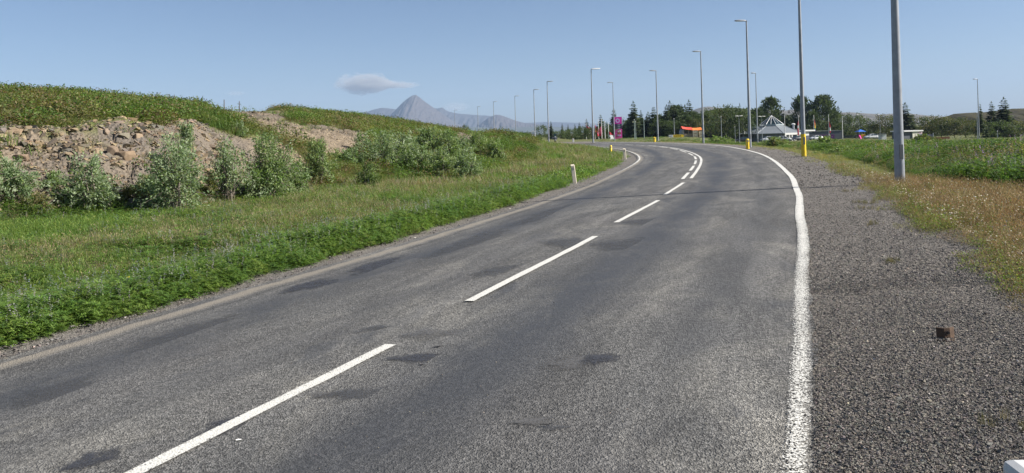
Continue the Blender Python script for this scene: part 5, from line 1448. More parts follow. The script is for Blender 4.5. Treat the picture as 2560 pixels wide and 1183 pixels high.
def pavilion():
    d = 262; x = ray(1930, 340)[0] * d; z = gz(x, d) - .1; k = 1 / F * d
    o = thing('pavilion', (x, d, z), 0, 'low grey-roofed pavilion topped by a glass pyramid', 'building')
    h = lambda row: ztop(1930, row, d) - z
    n = 8; ph = 0.0
    ring = lambda R, zz, sx=1.0: [(R * sx * math.cos(ph + 2 * math.pi * i / n), R * math.sin(ph + 2 * math.pi * i / n), zz) for i in range(n)]
    Re, ze = 82 * k, h(333); Rw = 73 * k; Rs, zs = 29 * k, h(314.5)
    w = MB(); w.loft([ring(Rw, 0, .92), ring(Rw, ze - .05, .92)]); w.build('wall', paint('pavilion_wall', (.20, .22, .26), .7), o)
    r = MB(); r.loft([ring(Re, ze - .18, .98), ring(Re, ze, .98), ring(Re * .66, ze + (zs - ze) * .48, .98), ring(Rs, zs)]); rf = r.build('roof', ROOFM, o)
    for i in range(n):                     # standing seams at the hips
        a = ring(Re, ze + .03, .98)[i]; b = ring(Re * .66, ze + (zs - ze) * .48 + .05, .98)[i]; c = ring(Rs, zs + .04)[i]
        s = MB(); s.tube([a, b, c], .06, 6); s.build('hip_seam', paint('seam_metal', (.30, .33, .35), .5, .2), rf)
    c = MB(); c.loft([ring(Rs + .25, zs), ring(Rs + .25, zs + .45)]); c.build('skylight_curb', paint('curb_metal', (.42, .47, .48), .5, .1), o)
    ap = h(288.5); g_ = MB(); g_.loft([ring(Rs, zs + .46), ring(.12, ap - .2)]); sk = g_.build('glass_pyramid', GLASS, o)
    P = ring(Rs + .05, zs + .50)
    for i in range(n):
        q = P[(i + 1) % n]; p = P[i]
        for u in (0, .5):
            b = (p[0] * (1 - u) + q[0] * u, p[1] * (1 - u) + q[1] * u, p[2]); m = MB(); m.tube([b, (0, 0, ap)], [.09 if u == 0 else .06, .05], 6); m.build('glazing_bar', FASC, sk)
    # entrance front: white frames with dark glass between
    def face(nm, mat, u0, u1, o0, o1, z0, z1, side=1, parent=None):
        Rq = Rw * .97; A = Vector((0, -Rq, 0)); B = Vector((side * Rq * .7071 * .92, -Rq * .7071, 0)); t = (B - A); nn = Vector((-t.y, t.x, 0)).normalized() * (-1 if side > 0 else 1)
        if nn.y > 0: nn = -nn
        q = [A + t * u0 + nn * o0, A + t * u1 + nn * o0, A + t * u1 + nn * o1, A + t * u0 + nn * o1]
        m = MB(); m.loft([[(p.x, p.y, zz) for p in q] for zz in (z0, z1)]); return m.build(nm, mat, parent or o)
    for u0, u1 in ((-.02, .05), (.24, .28), (.40, .45), (.74, .80), (.96, 1.0)): face('white_column', FASC, u0, u1, 1.20, 1.60, 0, ze - .62)
    face('white_beam', FASC, -.02, 1.0, 1.42, 1.66, ze - .62, ze + .02)
    for u0, u1 in ((.055, .235), (.285, .395), (.455, .735), (.805, .955)): face('window', GLASS, u0, u1, .02, .25, .5, ze - .64)
    face('window_rail', FASC, .06, .23, .26, .32, ze - 1.35, ze - 1.05); face('entrance_plinth', FASC, .05, .95, .02, .30, 0, .48)
    for u0, u1 in ((.04, .22), (.26, .46), (.50, .70), (.74, .94)): face('window', GLASS, u0, u1, .02, .10, .9, ze - .5, -1)
    # white wing on the right
    def turned(m, nm, mat, parent):
        q = m.build(nm, mat, parent); return q
    wx, wy = 53 * k, -Rw * .72; ct, st = math.cos(.36), math.sin(.36)
    def wbox(x0, x1, y0, y1, z0, z1):
        m = MB(); m.box(x0, x1, y0, y1, z0, z1); m.v = [(wx + x * ct - y * st, wy + x * st + y * ct, z) for x, y, z in m.v]; return m
    wg = wbox(0, 34 * k, 0, 8, 0, h(331)).build('white_wing', FASC, o)
    wbox(-2 * k, 40 * k, -.5, 8.6, h(330.6), h(327.3)).build('wing_roof_edge', FASC, o)
    wbox(.3 * k, 33.5 * k, -.03, -.003, 0, h(341)).build('wing_plinth', DGREY, wg)
    # vents and gable on the roof
    m = MB(); cx = 54 * k; m.tube([(cx, 0, ze), (cx, 0, h(313))], [1.9 * k + .1] * 2, 14); ch = m.build('chimney', GALV, o, True)
    m = MB(); m.tube([(cx, 0, h(313)), (cx, 0, h(311.3)), (cx, 0, h(310))], [4.8 * k, 4.6 * k, 1.5 * k], 14); m.build('chimney_cowl', WHITE, ch, True)
    gx = -40 * k; m = MB(); m.loft([[(gx - 3 * k, yy, h(319.5)), (gx, yy, h(310.5)), (gx + 3 * k, yy, h(319.5))] for yy in (-1.5, 2.5)]); gb = m.build('small_gable', FASC, o)
    m = MB(); m.tube([(-74 * k, -2, ze), (-74 * k, -2, h(325))], .35, 8); m.build('roof_vent', FASC, o, True)
pavilion()

def dark_wall():
    d = 256; x = ray(2063, 340)[0] * d; z = gz(x, d) - .1; k = 1 / F * d
    o = thing('long_shed', (x, d, z), 0, 'long dark grey clad shed wall behind the red and white flag', 'building')
    h = lambda row: ztop(2063, row, d) - z
    m = MB(); m.loft([[(u * k, yy, 0), (u * k, yy, h(t))] + [(u * k, yy + 8, h(t + .6)), (u * k, yy + 8, 0)] for u, t, yy in ((-42, 330.5, 0), (-8, 329.5, 0), (42, 328, 0))]); m.build('wall', DGREY, o)
    m = MB(); m.box(-44 * k, 43 * k, -.12, 8.1, h(328) + .01, h(327.3)); m.build('roof', ROOFM, o)
    m = MB(); m.box(4 * k, 23 * k, -.14, -.02, .2, h(336.5)); p = m.build('purple_panel', PURP, o)
    b = MB()
    for j in range(3): b.box((8 + j * 4) * k, (10.6 + j * 4) * k, -.16, -.143, h(344), h(341.5))
    b.build('panel_mark', paint('panel_mark', (.22, .08, .26), .5), p)
    m = MB(); m.box(-20 * k, 3 * k, -.12, -.02, h(340), h(336.5)); m.build('purple_band', PURP, o)
    d2 = 268; x2 = ray(2132, 340)[0] * d2
    w = thing('low_wall', (x2, d2, gz(x2, d2) - .1), 0, 'low dark wall between the long shed and the play house', 'wall')
    m = MB(); m.box(-24 * k, 22 * k, 0, .4, 0, ztop(2132, 337.5, d2) - gz(x2, d2)); m.build('masonry', DGREY, w)
    m = MB(); m.box(-24.4 * k, 22.4 * k, -.06, .46, ztop(2132, 337.5, d2) - gz(x2, d2) + .003, ztop(2132, 337.5, d2) - gz(x2, d2) + .12); m.build('coping', ROOFM, w)
dark_wall()

def playhouse():
    d = 248; x = ray(2151, 335)[0] * d; z = gz(x, d) - .1; k = 1 / F * d
    o = thing('play_house', (x, d, z), 0, 'small play house with blue tent roof and yellow panel', 'play house')
    h = lambda row: ztop(2151, row, d) - z
    for sx in (-7, 7):
        for sy in (-.9, .9):
            m = MB(); m.tube([(sx * k, sy, 0), (sx * k, sy, h(330))], .09, 8); m.build('post', TIMB, o, True)
    m = MB(); m.loft([[(sx * 10 * k * q, sy * 1.4 * q, zz) for sx, sy in ((-1, -1), (1, -1), (1, 1), (-1, 1))] for q, zz in ((1, h(330)), (1, h(329.3)), (.45, h(326)), (.06, h(323.6)))]); m.build('roof', paint('blue_plastic', (.05, .16, .55), .4, 0, .08, 3), o)
    m = MB(); m.box(-2.4 * k, 9 * k, -1.05, -.95, h(344.5), h(336)); p = m.build('yellow_panel', YEL, o)
    b = MB(); b.tube([(3.3 * k, -1.06, h(340.2)), (3.3 * k, -1.09, h(340.2))], [.42, .42], 18); b.build('porthole', ORNG, p, True)
    m = MB(); m.box(-8.5 * k, -2.6 * k, -1.0, -.9, h(345), h(336.5)); m.build('red_panel', paint('red_plastic', (.35, .04, .03), .4), o)
    m = MB(); m.loft([[(-8 * k, -1.1 - .0, h(337)), (-5 * k, -1.1, h(337)), (-5 * k, -1.1, h(337.6)), (-8 * k, -1.1, h(337.6))], [(-10 * k, -3.0, .2), (-7 * k, -3.0, .2), (-7 * k, -3.0, .05), (-10 * k, -3.0, .05)]]); m.build('slide', PINKP, o)
    m = MB(); m.box(-7 * k, 7 * k, -.85, .85, h(344.8) - .1, h(344.8)); m.build('deck', TIMB, o)
playhouse()

def shed():
    d = 215; x = ray(2284, 340)[0] * d; z = gz(x, d) - .1; k = 1 / F * d
    o = thing('flat_roofed_shed', (x, d, z), .30, 'small flat-roofed shed with dark side and cream front', 'building')
    h = lambda row: ztop(2284, row, d) - z
    m = MB(); m.box(-28 * k, -3.0 * k, .3, 4.5, 0, h(329)); m.build('dark_wall', DGREY, o)
    m = MB(); m.box(-3.0 * k + .004, 27 * k, 0, 4.5, 0, h(329)); fr_ = m.build('cream_wall', CREAMW, o)
    m = MB(); m.box(-31 * k, 28.5 * k, -.3, 4.8, h(329) + .004, h(326)); m.build('roof', FASC, o)
    m = MB(); m.box(14 * k, 27 * k, -.03, -.004, h(334.5), h(330)); m.build('pink_board', paint('pale_pink', (.62, .45, .46), .6), fr_)
    m = MB(); m.box(14 * k, 26.5 * k, -.06, -.01, 0, h(335.3)); dr = m.build('door', paint('violet_grey', (.16, .155, .22), .6), o)
    m = MB(); m.box(15 * k, 15.6 * k, -.12, -.062, h(341), h(340)); m.build('handle', GALV, dr)
    m = MB(); m.box(4 * k, 7 * k, -.02, -.004, h(341.5), h(335)); m.build('stain', paint('wall_stain', (.30, .29, .25), .8), fr_)
    f = thing('violet_fence', (x + 37 * k, d - .5, gz(x + 37 * k, d) - .1), 0, 'grey-violet boarded fence right of the flat-roofed shed', 'fence')
    m = MB(); m.box(-8 * k, 8.5 * k, 0, .12, 0, h(336.5)); m.build('boards', paint('violet_grey', (.16, .155, .22), .6), f)
    m = MB(); m.tube([(9.4 * k, 0, 0), (9.4 * k, 0, h(333.5))], .12, 8); m.build('end_post', GALV, f, True)
    c = thing('white_cabinet', (ray(2208, 340)[0] * d, d, gz(ray(2208, 340)[0] * d, d) - .1), 0, 'white utility cabinet with dark lid left of the thick lamp post', 'cabinet')
    m = MB(); m.box(-6.5 * k, 8 * k, 0, 1.4, 0, h(334.5)); m.build('housing', WHITE, c, bevel=.03)
    m = MB(); m.box(-8.5 * k, 8.6 * k, -.15, 1.5, h(334.5) + .004, h(333)); m.build('lid', DGREY, c)
    m = MB(); m.box(-6.4 * k, -2.5 * k, -.05, -.003, .1, h(335.5)); m.build('side_panel', paint('side_grey', (.36, .36, .38), .6), c)
    # rust-coloured fence
    d3 = 200; x3 = ray(2350, 343)[0] * d3; z3 = gz(x3, d3) - .1
    q = thing('rusty_fence', (x3, d3, z3), 0, 'low rust-red paling fence at the back of the field', 'fence')
    k3 = d3 / F; hh = ztop(2350, 341.5, d3) - z3; m = MB()
    for i in range(48): m.box((-25 + i * 1.04) * k3, (-25 + i * 1.04 + .85) * k3, 0, .04, .15, hh - .25 * rnd.random())
    m.build('palings', paint('rust_paling', (.20, .075, .035), .85, 0, .25, 4), q)
    m = MB(); m.box(-25.5 * k3, 25.5 * k3, .045, .12, hh * .6, hh * .6 + .12); m.build('rail', RUST, q)
shed()

# ------------------------------------------------------------------ vehicles
def car_mesh(o, paintm):
    L, W = 4.3, 1.78
    pts = [(-2.15, .42, .60), (-2.12, .60, .72), (-1.95, .78, .80), (-1.2, .90, .86), (-.6, .96, .88), (.3, .97, .885), (1.2, .98, .885), (1.9, .97, .85), (2.10, .85, .78), (2.14, .5, .70)]
    secs = []
    for x, zt, hw in pts:
        zb = .26
        secs.append([(x, -hw * .92, zb), (x, -hw, zb + .18), (x, -hw * .99, zt - .16), (x, -hw * .90, zt - .03), (x, -hw * .5, zt + .01), (x, 0, zt + .02), (x, hw * .5, zt + .01), (x, hw * .90, zt - .03), (x, hw * .99, zt - .16), (x, hw, zb + .18), (x, hw * .92, zb)])
    m = MB(); m.loft(secs); body = m.build('body', paintm, o, True)
    cab = [(-1.02, .94, .76), (-.45, 1.30, .66), (-.05, 1.43, .62), (.8, 1.45, .61), (1.5, 1.32, .62), (1.98, .95, .72)]
    m = MB(); m.loft([[(x, -.80, .93), (x, -hw, zt - .02), (x, -hw * .8, zt), (x, 0, zt + .02), (x, hw * .8, zt), (x, hw, zt - .02), (x, .80, .93)] for x, zt, hw in cab]); m.build('window', GLASS, o, True)
    m = MB(); m.loft([[(x, -.60, zt), (x, -.3, zt + .03), (x, .3, zt + .03), (x, .60, zt), (x, .60, zt - .03), (x, -.60, zt - .03)] for x, zt in ((-.35, 1.38), (0, 1.455), (.8, 1.475), (1.45, 1.36))]); m.build('roof', paintm, o, True)
    for sy in (-1, 1):
        for x0, z0, x1, z1 in ((-1.08, .93, -.30, 1.40), (.42, .95, .45, 1.44), (1.95, .95, 1.42, 1.37)):
            m = MB(); m.tube([(x0, sy * .79, z0), (x1, sy * .635, z1)], .035, 6); m.build('pillar', paintm, o)
        m = MB(); m.loft([[(-.72 + u * .14, sy * (.90 + v * .20), .98 + w * .10) for u, w in ((-1, -.5), (0, -.8), (1, -.4), (1, .5), (0, .8), (-1, .5))] for v in (0, .3, 1)]); m.build('mirror', paintm, o, True)
        for wx in (-1.32, 1.32):
            w = thing_part('wheel', o); w.location = (wx, sy * .80, .32)
            a = MB(); a.tube([(0, -.10, 0), (0, -.07, 0), (0, .07, 0), (0, .10, 0)], [.29, .32, .32, .29], 24); a.build('tyre', BLACK, w, True)
            b = MB(); b.tube([(0, -.105, 0), (0, .105, 0)], [.20, .20], 16); b.build('rim', GALV, w, True)
        m = MB(); m.box(-2.13, -1.98, sy * .68 - .14, sy * .68 + .14, .56, .68); m.build('headlight', LENSM, o, bevel=.03)
        m = MB(); m.box(2.02, 2.125, sy * .70 - .1, sy * .70 + .1, .66, .82); m.build('tail_light', CRIM, o, bevel=.02)

def thing_part(name, parent):
    e = bpy.data.objects.new(name, None); COL.objects.link(e); e.parent = parent; e.empty_display_size = .1; return e

CARW = paint('car_white', (.72, .73, .74), .22, 0, .03, 2, .6)
CARS = paint('car_pale_silver', (.52, .56, .60), .25, .25, .03, 2, .6)
CARD = paint('car_dark', (.03, .032, .04), .25, 0, .1, 2, .6)
def car(px, d, rz, matl, label, zoff=0.0, group='cars in the car park'):
    x = ray(px, 345)[0] * d; o = thing('parked_car', (x, d, gz(x, d) + zoff), rz, label, 'car', group); car_mesh(o, matl); return o
PROTO = {}
for px, d, rz, mt, lb, zo in ((1919, 240, .1, 'w', 'white car before the pavilion windows, left of two', .12), (1961, 236, 2.9, 'w', 'white car with a dark cabin before the pavilion entrance', .12), (1990, 241, .3, 'd', 'dark car in front of the white wing', .12), (1856, 238, .05, 'd', 'dark car at the left corner of the pavilion', .12),
                             (2178, 236, .08, 'w', 'white car between the play house and the thick lamp post', .12), (2040, 242, .2, 'w', 'pale car under the rainbow flag, mostly behind bushes', .12)):
    if mt not in PROTO: PROTO[mt] = car(px, d, rz, CARW if mt == 'w' else CARD, lb, zo)
    else:
        x = ray(px, 345)[0] * d; dup(PROTO[mt], (x, d, gz(x, d) + zo), rz, lb)
# the corner of a pale car right beside the photographer
near = thing('parked_car', (0, 0, 0), 0, 'pale silver car whose rounded bonnet corner peeks in at bottom right', 'car'); car_mesh(near, CARS)
near.location = (2.165, .262, .0)
near.rotation_euler = (0, 0, -math.radians(90) - .08)

def motorcycle():
    d = 122; x = ray(1388, 350)[0] * d; z = gz(x, d) + .12
    o = thing('motorcycle', (x, d, z), 0, 'dark motorcycle seen head-on beside the side road', 'motorcycle')
    for yy in (0, 1.4):
        w = thing_part('wheel', o); w.location = (0, yy, .32); m = MB(); n = 20
        m.loft([[((.26 + .06 * math.cos(t)) * 0 + .06 * math.sin(t), (.26 + .06 * math.cos(t)) * math.cos(q), (.26 + .06 * math.cos(t)) * math.sin(q)) for t in [2 * math.pi * i / 8 for i in range(8)]] for q in [2 * math.pi * j / n for j in range(n + 1)]], False); m.build('tyre', BLACK, w, True)
        m = MB(); m.tube([(-.05, 0, 0), (.05, 0, 0)], .2, 14); m.build('rim', GALV, w, True)
    m = MB(); m.loft([[(s_ * hw, yy, zz + q) for s_, q in ((-1, -.12), (-1, .08), (0, .16), (1, .08), (1, -.12))] for yy, zz, hw in ((-.05, .75, .12), (.3, .82, .18), (.7, .78, .16), (1.3, .82, .11), (1.7, .86, .06))]); m.build('body', paint('motorcycle_dark', (.03, .04, .07), .3), o, True)
    for sx in (-1, 1):
        m = MB(); m.tube([(sx * .10, -.02, .32), (sx * .11, .12, 1.0)], .035, 8); m.build('fork', GALV, o, True)
        m = MB(); m.tube([(0, .12, 1.02), (sx * .25, .12, 1.08), (sx * .40, .22, 1.04)], .022, 8); m.build('handlebar', BLACK, o, True)
        m = MB(); m.tube([(sx * .30, .14, 1.07), (sx * .38, .12, 1.28)], .012, 6); m.tube([(sx * .39, .10, 1.30), (sx * .39, .14, 1.30)], .075, 10); m.build('mirror', GALVD, o, True)
        m = MB(); m.box(sx * .30 - .13, sx * .30 + .13, 1.0, 1.6, .5, .92); m.build('pannier', GALVD, o, bevel=.03)
    m = MB(); m.tube([(0, -.10, .92), (0, .02, .92)], [.09, .11], 14); m.build('headlight', LENSM, o, True)
    m = MB(); m.loft([[(-.22, .02, 1.0), (.22, .02, 1.0), (.22, .04, 1.0), (-.22, .04, 1.0)], [(-.16, .16, 1.4), (.16, .16, 1.4), (.16, .18, 1.4), (-.16, .18, 1.4)]]); m.build('windscreen', GLASS, o)
motorcycle()

def junction_sign():
    d = 150; x = ray(1334, 350)[0] * d; z = gz(x, d) - .05; k = d / F
    o = thing('road_sign', (x, d, z), 0, 'pale round sign above a square plate at the junction', 'sign')
    m = MB(); m.tube([(0, 0, 0), (0, 0, ztop(1334, 328, d) - z)], .05, 8); m.build('post', GALV, o, True)
    m = MB(); zc = ztop(1334, 332, d) - z; m.tube([(0, -.08, zc), (0, -.05, zc)], [.42, .42], 24); pl = m.build('round_plate', FASC, o, True)
    m = MB(); m.tube([(0, -.095, zc), (0, -.082, zc)], [.28, .28], 24); m.build('inner_disc', paint('sign_disc', (.36, .42, .50), .5), pl, True)
    m = MB(); zc = ztop(1334, 339, d) - z; m.box(-.30, .30, -.08, -.055, zc - .3, zc + .3); m.build('square_plate', FASC, o)
    x2 = ray(1325, 354)[0] * 112
    r = np.random.default_rng(5); T = t_stone(61, .6)
    w = arrays('white_stone', T[0] * np.array([1.3, .8, .9]), T[1], paint('white_stone', (.66, .64, .60), .7, 0, .1, 4)); w.location = (x2, 112, gz(x2, 112) + .35)
    tag(w, 'white painted stone in the grass left of the junction sign', 'stone')
    x3 = ray(1531, 350)[0] * 180; z3 = gz(x3, 180)
    a = thing('sandwich_board', (x3, 180, z3), 0, 'small white folding board standing at the foot of the totem', 'sign board')
    for sg in (-1, 1):
        m = MB(); m.loft([[(-.45 + .1 * sg, sg * .45, 0), (.45, sg * .45, 0), (.45, sg * .45 + .04, 0), (-.45 + .1 * sg, sg * .45 + .04, 0)], [(-.35, sg * .03, 1.0), (.05, sg * .03, 1.0), (.05, sg * .03 + .04, 1.0), (-.35, sg * .03 + .04, 1.0)]]); m.build('panel', WHITE, a)
junction_sign()

def bracket():
    """rust-brown folded steel plate with a bolt, lying in the gravel"""
    x, y = at(2365, 846); z = float(g(x, y)) + .0; k = 1 / F * y
    o = thing('steel_bracket', (x, y, z), 0, 'rust-brown folded steel bracket with a bolt in the gravel', 'bracket')
    W = 43 * k; H_ = 27 * k; t = .006
    m = MB()
    prof = [(-.5, .0), (-.18, .030), (.14, .030), (.5, .0)]
    m.loft([[(u * W, -v - t, -.02), (u * W, -v + t, -.02), (u * W, -v + t + .015, H_), (u * W, -v - t + .015, H_)] for u, v in prof]); m.build('plate', RUST, o)
    b = MB(); b.tube([(-.02 * W, -.026, H_ * .62), (-.02 * W, -.046, H_ * .62)], [.011, .011], 6); b.build('bolt', paint('dark_bolt', (.035, .03, .03), .5, .6), o)
    b = MB(); b.tube([(-.02 * W, -.0255, H_ * .62), (-.02 * W, -.031, H_ * .62)], [.018, .018], 16); b.build('washer', paint('worn_washer', (.16, .12, .10), .5, .5), o)
    b = MB(); b.tube([(-.01 * W, -.030, H_ * .16), (-.01 * W, -.042, H_ * .16)], [.006, .006], 6); b.build('rivet', paint('worn_washer', (.16, .12, .10), .5, .5), o)
bracket()

def hill_fence():
    """thin fence posts along the skyline of the hill"""
    for i, (px, row, top) in enumerate(((390, 246, 240), (455, 255, 246), (560, 264, 249), (598, 266, 253))):
        xx, zz = ray(px, row + 3); dd = np.arange(30, 120, .1); h_ = terrain(xx * dd, dd) - CAMH - zz * dd; j = np.argmax(h_ > 0) if (h_ > 0).any() else 200
        d = dd[j]; x = xx * d; z = gz(x, d) - .1; h = max(.6, ztop(px, top, d) - z)
        o = thing('fence_post', (x, d, z), 0, ['thin fence post on the grassy skyline, leftmost of four', 'thin fence post just left of the dark skyline bush', 'thin fence post standing on the rocky ledge, left one', 'thin fence post standing on the rocky ledge, right one'][i], 'fence post', 'fence posts along the hill')
        m = MB(); m.tube([(0, 0, 0), (.02, 0, h * .97), (.02, 0, h)], [.028, .025, .012], 7); m.build('timber', WOODD, o, True)
hill_fence()

# ------------------------------------------------------------------ mountains, far hills
def mountain(name, D, prof, depth, seed, rough, cols, ncol=150, nrow=46, back=.6, gully=.5, base=None, sharp=1.0):
    """prof: photo (column, row) of the skyline at distance D; a ridge that falls towards us with gullies"""
    P = np.array(prof, float); a = np.linspace(P[0, 0], P[-1, 0], ncol); row = np.interp(a, P[:, 0], P[:, 1])
    k = np.array([.2, .6, .2]); row = np.convolve(np.pad(row, 1, mode='edge'), k, 'valid')
    X0 = np.array([ray(q, w)[0] for q, w in zip(a, row)]) * D; Z0 = np.array([ztop(q, w, D) for q, w in zip(a, row)])
    zb = base if base is not None else -12.0
    t = np.linspace(-back, 1, nrow); A, Tt = np.meshgrid(np.arange(ncol), t, indexing='ij')
    x = X0[A]; hh = np.maximum(Z0[A] - zb, 1)
    f = np.where(Tt < 0, 1 + Tt / back, (1 - Tt) ** sharp)
    run = depth * np.clip(hh / hh.max(), .15, 1) ** .6
    y = D - Tt * run
    span = X0[-1] - X0[0]
    gl = fbm(x / span * 34 + .6 * np.abs(Tt) + seed, Tt * 1.6 + seed, seed, 4); rg = 1 - 2 * np.abs(gl - .5)
    w = np.sin(np.clip(np.abs(Tt), 0, 1) * math.pi) ** .8
    y = y - (rg - .5) * run * .22 * w * gully
    z = zb + hh * f + hh * w * ((rg - .55) * .22 * gully + (fbm(x / span * 60, Tt * 14, seed + 5) - .5) * .07 * rough)
    V = np.c_[x.ravel(), y.ravel(), z.ravel()]
    Fc = grid_faces(ncol, nrow)
    m, nt, out = newmat(name + '_rock'); n = N(nt); p = n.pos()
    mp = n.new('ShaderNodeMapping'); n.lk(p, mp.inputs[0]); s_ = 1 / (span + 1) * 20
    mp.inputs['Scale'].default_value = (s_ * 1.6, s_ * 1.6, s_ * 2.2)
    f1 = n.noise(mp.outputs[0], 1.4, 8, .62, .4); st = n.noise(mp.outputs[0], 5, 5)
    c = n.mix(n.ramp(f1, .38, .62), cols[0], cols[1]); c = n.mix(n.ramp(st, .5, .72, 0, .6), c, cols[2])
    n.bsdf(out, c, .95, 0, None, .1)
    o = arrays(name, V, Fc, m, None, None, True); tag(o, kind='structure'); return o
BR = ((.042, .042, .052), (.100, .085, .076), (.160, .130, .105)); DK = ((.040, .040, .046), (.070, .064, .062), (.095, .085, .078)); GN = ((.10, .095, .075), (.15, .135, .11), (.19, .17, .14)); FLAT = ((.055, .065, .05), (.085, .09, .065), (.11, .11, .08))
mountain('mountain_peak', 9000, [(930, 318), (960, 302), (985, 279), (1005, 258), (1018, 247), (1030, 239), (1040, 237), (1050, 244), (1062, 254), (1082, 268), (1105, 284), (1130, 301), (1160, 318), (1185, 330), (1220, 342)], 1500, 3, 1.0, BR, 170, 70, gully=.16)
mountain('mountain_shoulder', 10200, [(880, 292), (912, 281), (935, 273), (955, 269), (980, 271), (1010, 276), (1060, 284), (1110, 300)], 1500, 8, 1, DK, 90, 40, gully=.4)
mountain('mountain_ridge', 10600, [(1060, 300), (1085, 270), (1098, 270), (1106, 267), (1115, 275), (1124, 279), (1148, 284), (1190, 287), (1225, 289), (1262, 300), (1320, 315), (1360, 330)], 1500, 13, 1, DK, 110, 40, gully=.5)
mountain('brown_mountain', 8200, [(1180, 326), (1205, 306), (1222, 294), (1238, 287), (1252, 288), (1266, 293), (1290, 302), (1310, 307), (1345, 311), (1400, 322)], 1300, 17, 1, BR, 110, 46, gully=.5)
mountain('mountain_foot', 7400, [(900, 330), (960, 320), (1040, 318), (1120, 318), (1180, 317), (1230, 319), (1300, 318), (1360, 316), (1420, 318), (1500, 322)], 900, 19, .6, FLAT, 110, 24, gully=.3)
mountain('far_plateau', 11500, [(1260, 312), (1310, 307), (1360, 304.5), (1420, 306), (1500, 309), (1600, 306), (1700, 306)], 900, 23, .4, DK, 100, 24, gully=.2)
mountain('far_hill', 3200, [(1690, 300), (1716, 279), (1736, 273), (1752, 268), (1770, 266), (1800, 270), (1850, 276), (1900, 272), (1960, 276), (1980, 273), (2020, 280), (2100, 281), (2130, 281), (2160, 283), (2200, 286), (2230, 284), (2262, 283), (2300, 287), (2330, 290), (2370, 292), (2420, 296), (2700, 300)], 700, 27, .9, GN, 240, 40, gully=.6)
mountain('near_ridge', 420, [(2340, 296), (2372, 289), (2385, 284), (2420, 281.5), (2460, 280), (2490, 277), (2530, 271), (2570, 270), (2620, 264), (2800, 250)], 60, 31, 1.2, ((.035, .032, .028), (.062, .060, .030), (.10, .085, .045)), 150, 50, gully=.5, base=-3.5)
mountain('wooded_rise', 430, [(1700, 300), (1736, 288), (1760, 281), (1790, 271), (1830, 268), (1870, 272), (1930, 285), (2000, 296), (2100, 305)], 60, 33, 1.2, ((.030, .042, .018), (.05, .06, .026), (.065, .07, .03)), 110, 36, gully=.5, base=-3.5)

# far-off wood beyond the filling station: one mass nobody could count
def far_wood():
    r = np.random.default_rng(808); cl = Cloud(); T = [t_herb(90 + i, 40, 3.0, 2.2, .9, .6) for i in range(4)]
    a = np.r_[r.uniform(1240, 2760, 2600), r.uniform(1540, 1900, 1200)]; d = r.uniform(285, 400, 3800); x = (a - CX) / F * d
    k = (a > 1390) | (r.uniform(0, 1, 3800) < .5)
    x, d, a = x[k], d[k], a[k]
    sc = r.uniform(.45, 1.1, len(x)) * np.interp(a, [1240, 1380, 1480, 1560, 1700, 1900, 2100, 2300, 2560], [.55, .6, .8, 1.7, 2.1, 1.9, 1.4, 1.3, 1.3])
    put(cl, T, x, d, sc, tints(len(x), r, (.030, .045, .019), (.042, .056, .024), (.055, .060, .028), (.045, .048, .024)), r, .3)
    tag(cl.build('far_wood', LEAF), kind='stuff')
far_wood()

def side_road():
    m = MB(); V = []; rows = [(1376, 355.5, 352.5), (1400, 355.2, 352.2), (1430, 354.6, 352.0), (1460, 353.8, 351.6), (1490, 353, 351.5)]
    for px, a, b in rows:
        for row, d in ((a, 104), (b, 128)):
            x = ray(px, row)[0] * d; V.append((x, d, gz(x, d) + .10))
    m.add(V, [(2 * i, 2 * i + 2, 2 * i + 3, 2 * i + 1) for i in range(len(rows) - 1)])
    tag(m.build('side_road', GRAV), kind='structure')
side_road()

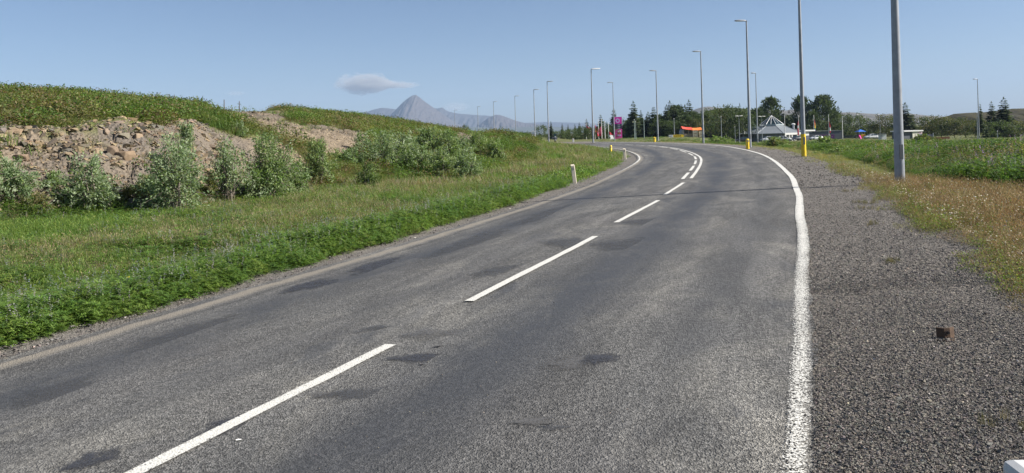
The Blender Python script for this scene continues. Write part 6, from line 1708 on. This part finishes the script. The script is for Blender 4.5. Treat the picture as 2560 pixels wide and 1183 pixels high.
# ------------------------------------------------------------------ clouds (real volumes far behind the peak) and haze
def cloud(px, row, wpx, hpx, D, seed, dens, shape):
    k = D / F; x = ray(px, row)[0] * D; z = ztop(px, row, D)
    import bmesh
    bm = bmesh.new(); bmesh.ops.create_icosphere(bm, subdivisions=5, radius=1.0)
    for v in bm.verts:
        c = v.co
        u = c.x
        th = np.interp(u, [-1, -.75, -.4, 0, .3, .55, 1], shape)
        nz = float(fbm(np.array([u * 3 + seed]), np.array([c.z * 2 + c.y * 2]), seed, 4)[0]) - .5
        n2 = float(fbm(np.array([u * 7 + seed]), np.array([c.z * 3 + c.y * 5]), seed + 3, 3)[0]) - .5
        v.co = Vector((u * (1 + .1 * nz), c.y * (1 + .3 * nz), (c.z * (1.15 if c.z > 0 else .7)) * th * (1 + 1.3 * nz + .9 * abs(n2)) + .15 * nz))
    me = bpy.data.meshes.new('cloud'); bm.to_mesh(me); bm.free()
    o = bpy.data.objects.new('cloud', me); COL.objects.link(o)
    o.location = (x, D, z); o.scale = (wpx / 2 * k, wpx / 3 * k, hpx / 2 * k)
    m, nt, out = newmat('cloud_vapour'); n = N(nt)
    tc = n.new('ShaderNodeTexCoord').outputs['Object']
    L = n.new('ShaderNodeVectorMath', operation='LENGTH'); n.lk(tc, L.inputs[0])
    ns = n.noise(tc, 3.4, 7, .66)
    sx = n.new('ShaderNodeSeparateXYZ'); n.lk(tc, sx.inputs[0])
    rim = n.ramp(n.math('ADD', n.math('MULTIPLY', L.outputs['Value'], 1.0), n.math('MULTIPLY', n.math('SUBTRACT', ns, .5), 3.3)), 1.0, .40)
    pv = n.new('ShaderNodeVolumePrincipled'); pv.inputs['Color'].default_value = (1, .99, .96, 1); pv.inputs['Anisotropy'].default_value = .2
    n.lk(n.math('MULTIPLY', rim, dens), pv.inputs['Density']); n.lk(pv.outputs[0], out.inputs[1])
    me.materials.append(m)
    return o
GCL = 'clouds near the peak'
tag(cloud(925, 213, 190, 62, 15000, 3, .0058, [.3, .9, 1.0, .95, .7, .35, .15]), 'flat pale grey cloud hanging left above the peak', 'cloud', GCL)
tag(cloud(1000, 214, 110, 26, 15200, 9, .0035, [.2, .5, .9, .8, .6, .7, .3]), 'thin tail of cloud trailing right from the flat cloud', 'cloud', GCL)
tag(cloud(1140, 269, 80, 30, 15500, 5, .0018, [.4, .8, 1, 1, .8, .6, .3]), 'faint bluish wisp right of the peak', 'cloud', GCL)
tag(cloud(590, 234, 60, 14, 15500, 6, .0018, [.4, .8, 1, 1, .8, .6, .3]), 'faint wisp low over the rocky ledge', 'cloud', GCL)

def haze():
    m = MB(); m.box(-9000, 9000, -600, 14200, -40, 760)
    mt, nt, out = newmat('haze_air'); n = N(nt)
    pv = n.new('ShaderNodeVolumePrincipled'); pv.inputs['Color'].default_value = (.49, .665, .93, 1); pv.inputs['Density'].default_value = 7e-5
    n.lk(pv.outputs[0], out.inputs[1])
    o = m.build('haze', mt); tag(o, kind='stuff')
haze()

def dandelion():
    x, y = at(322, 742); z = gz(x, y); o = thing('yellow_flower', (x, y, z), 0, 'single bright yellow flower in the green verge at lower left', 'flower')
    m = MB(); m.tube([(0, 0, 0), (.01, 0, .16), (.012, -.01, .30)], .004, 6); m.build('stalk', paint('stalk_green', (.12, .2, .05), .6), o)
    m = MB()
    for k in range(14):
        t = 6.283 * k / 14; c, s_ = math.cos(t), math.sin(t); p = Vector((.012, -.01, .30))
        m.add([p, p + Vector((c * .02 - s_ * .006, s_ * .02 + c * .006, .012)), p + Vector((c * .034, s_ * .034, .008)), p + Vector((c * .02 + s_ * .006, s_ * .02 - c * .006, .012))], [(0, 1, 2, 3)])
    m.build('petals', paint('petal_yellow', (.85, .60, .02), .6), o)
dandelion()
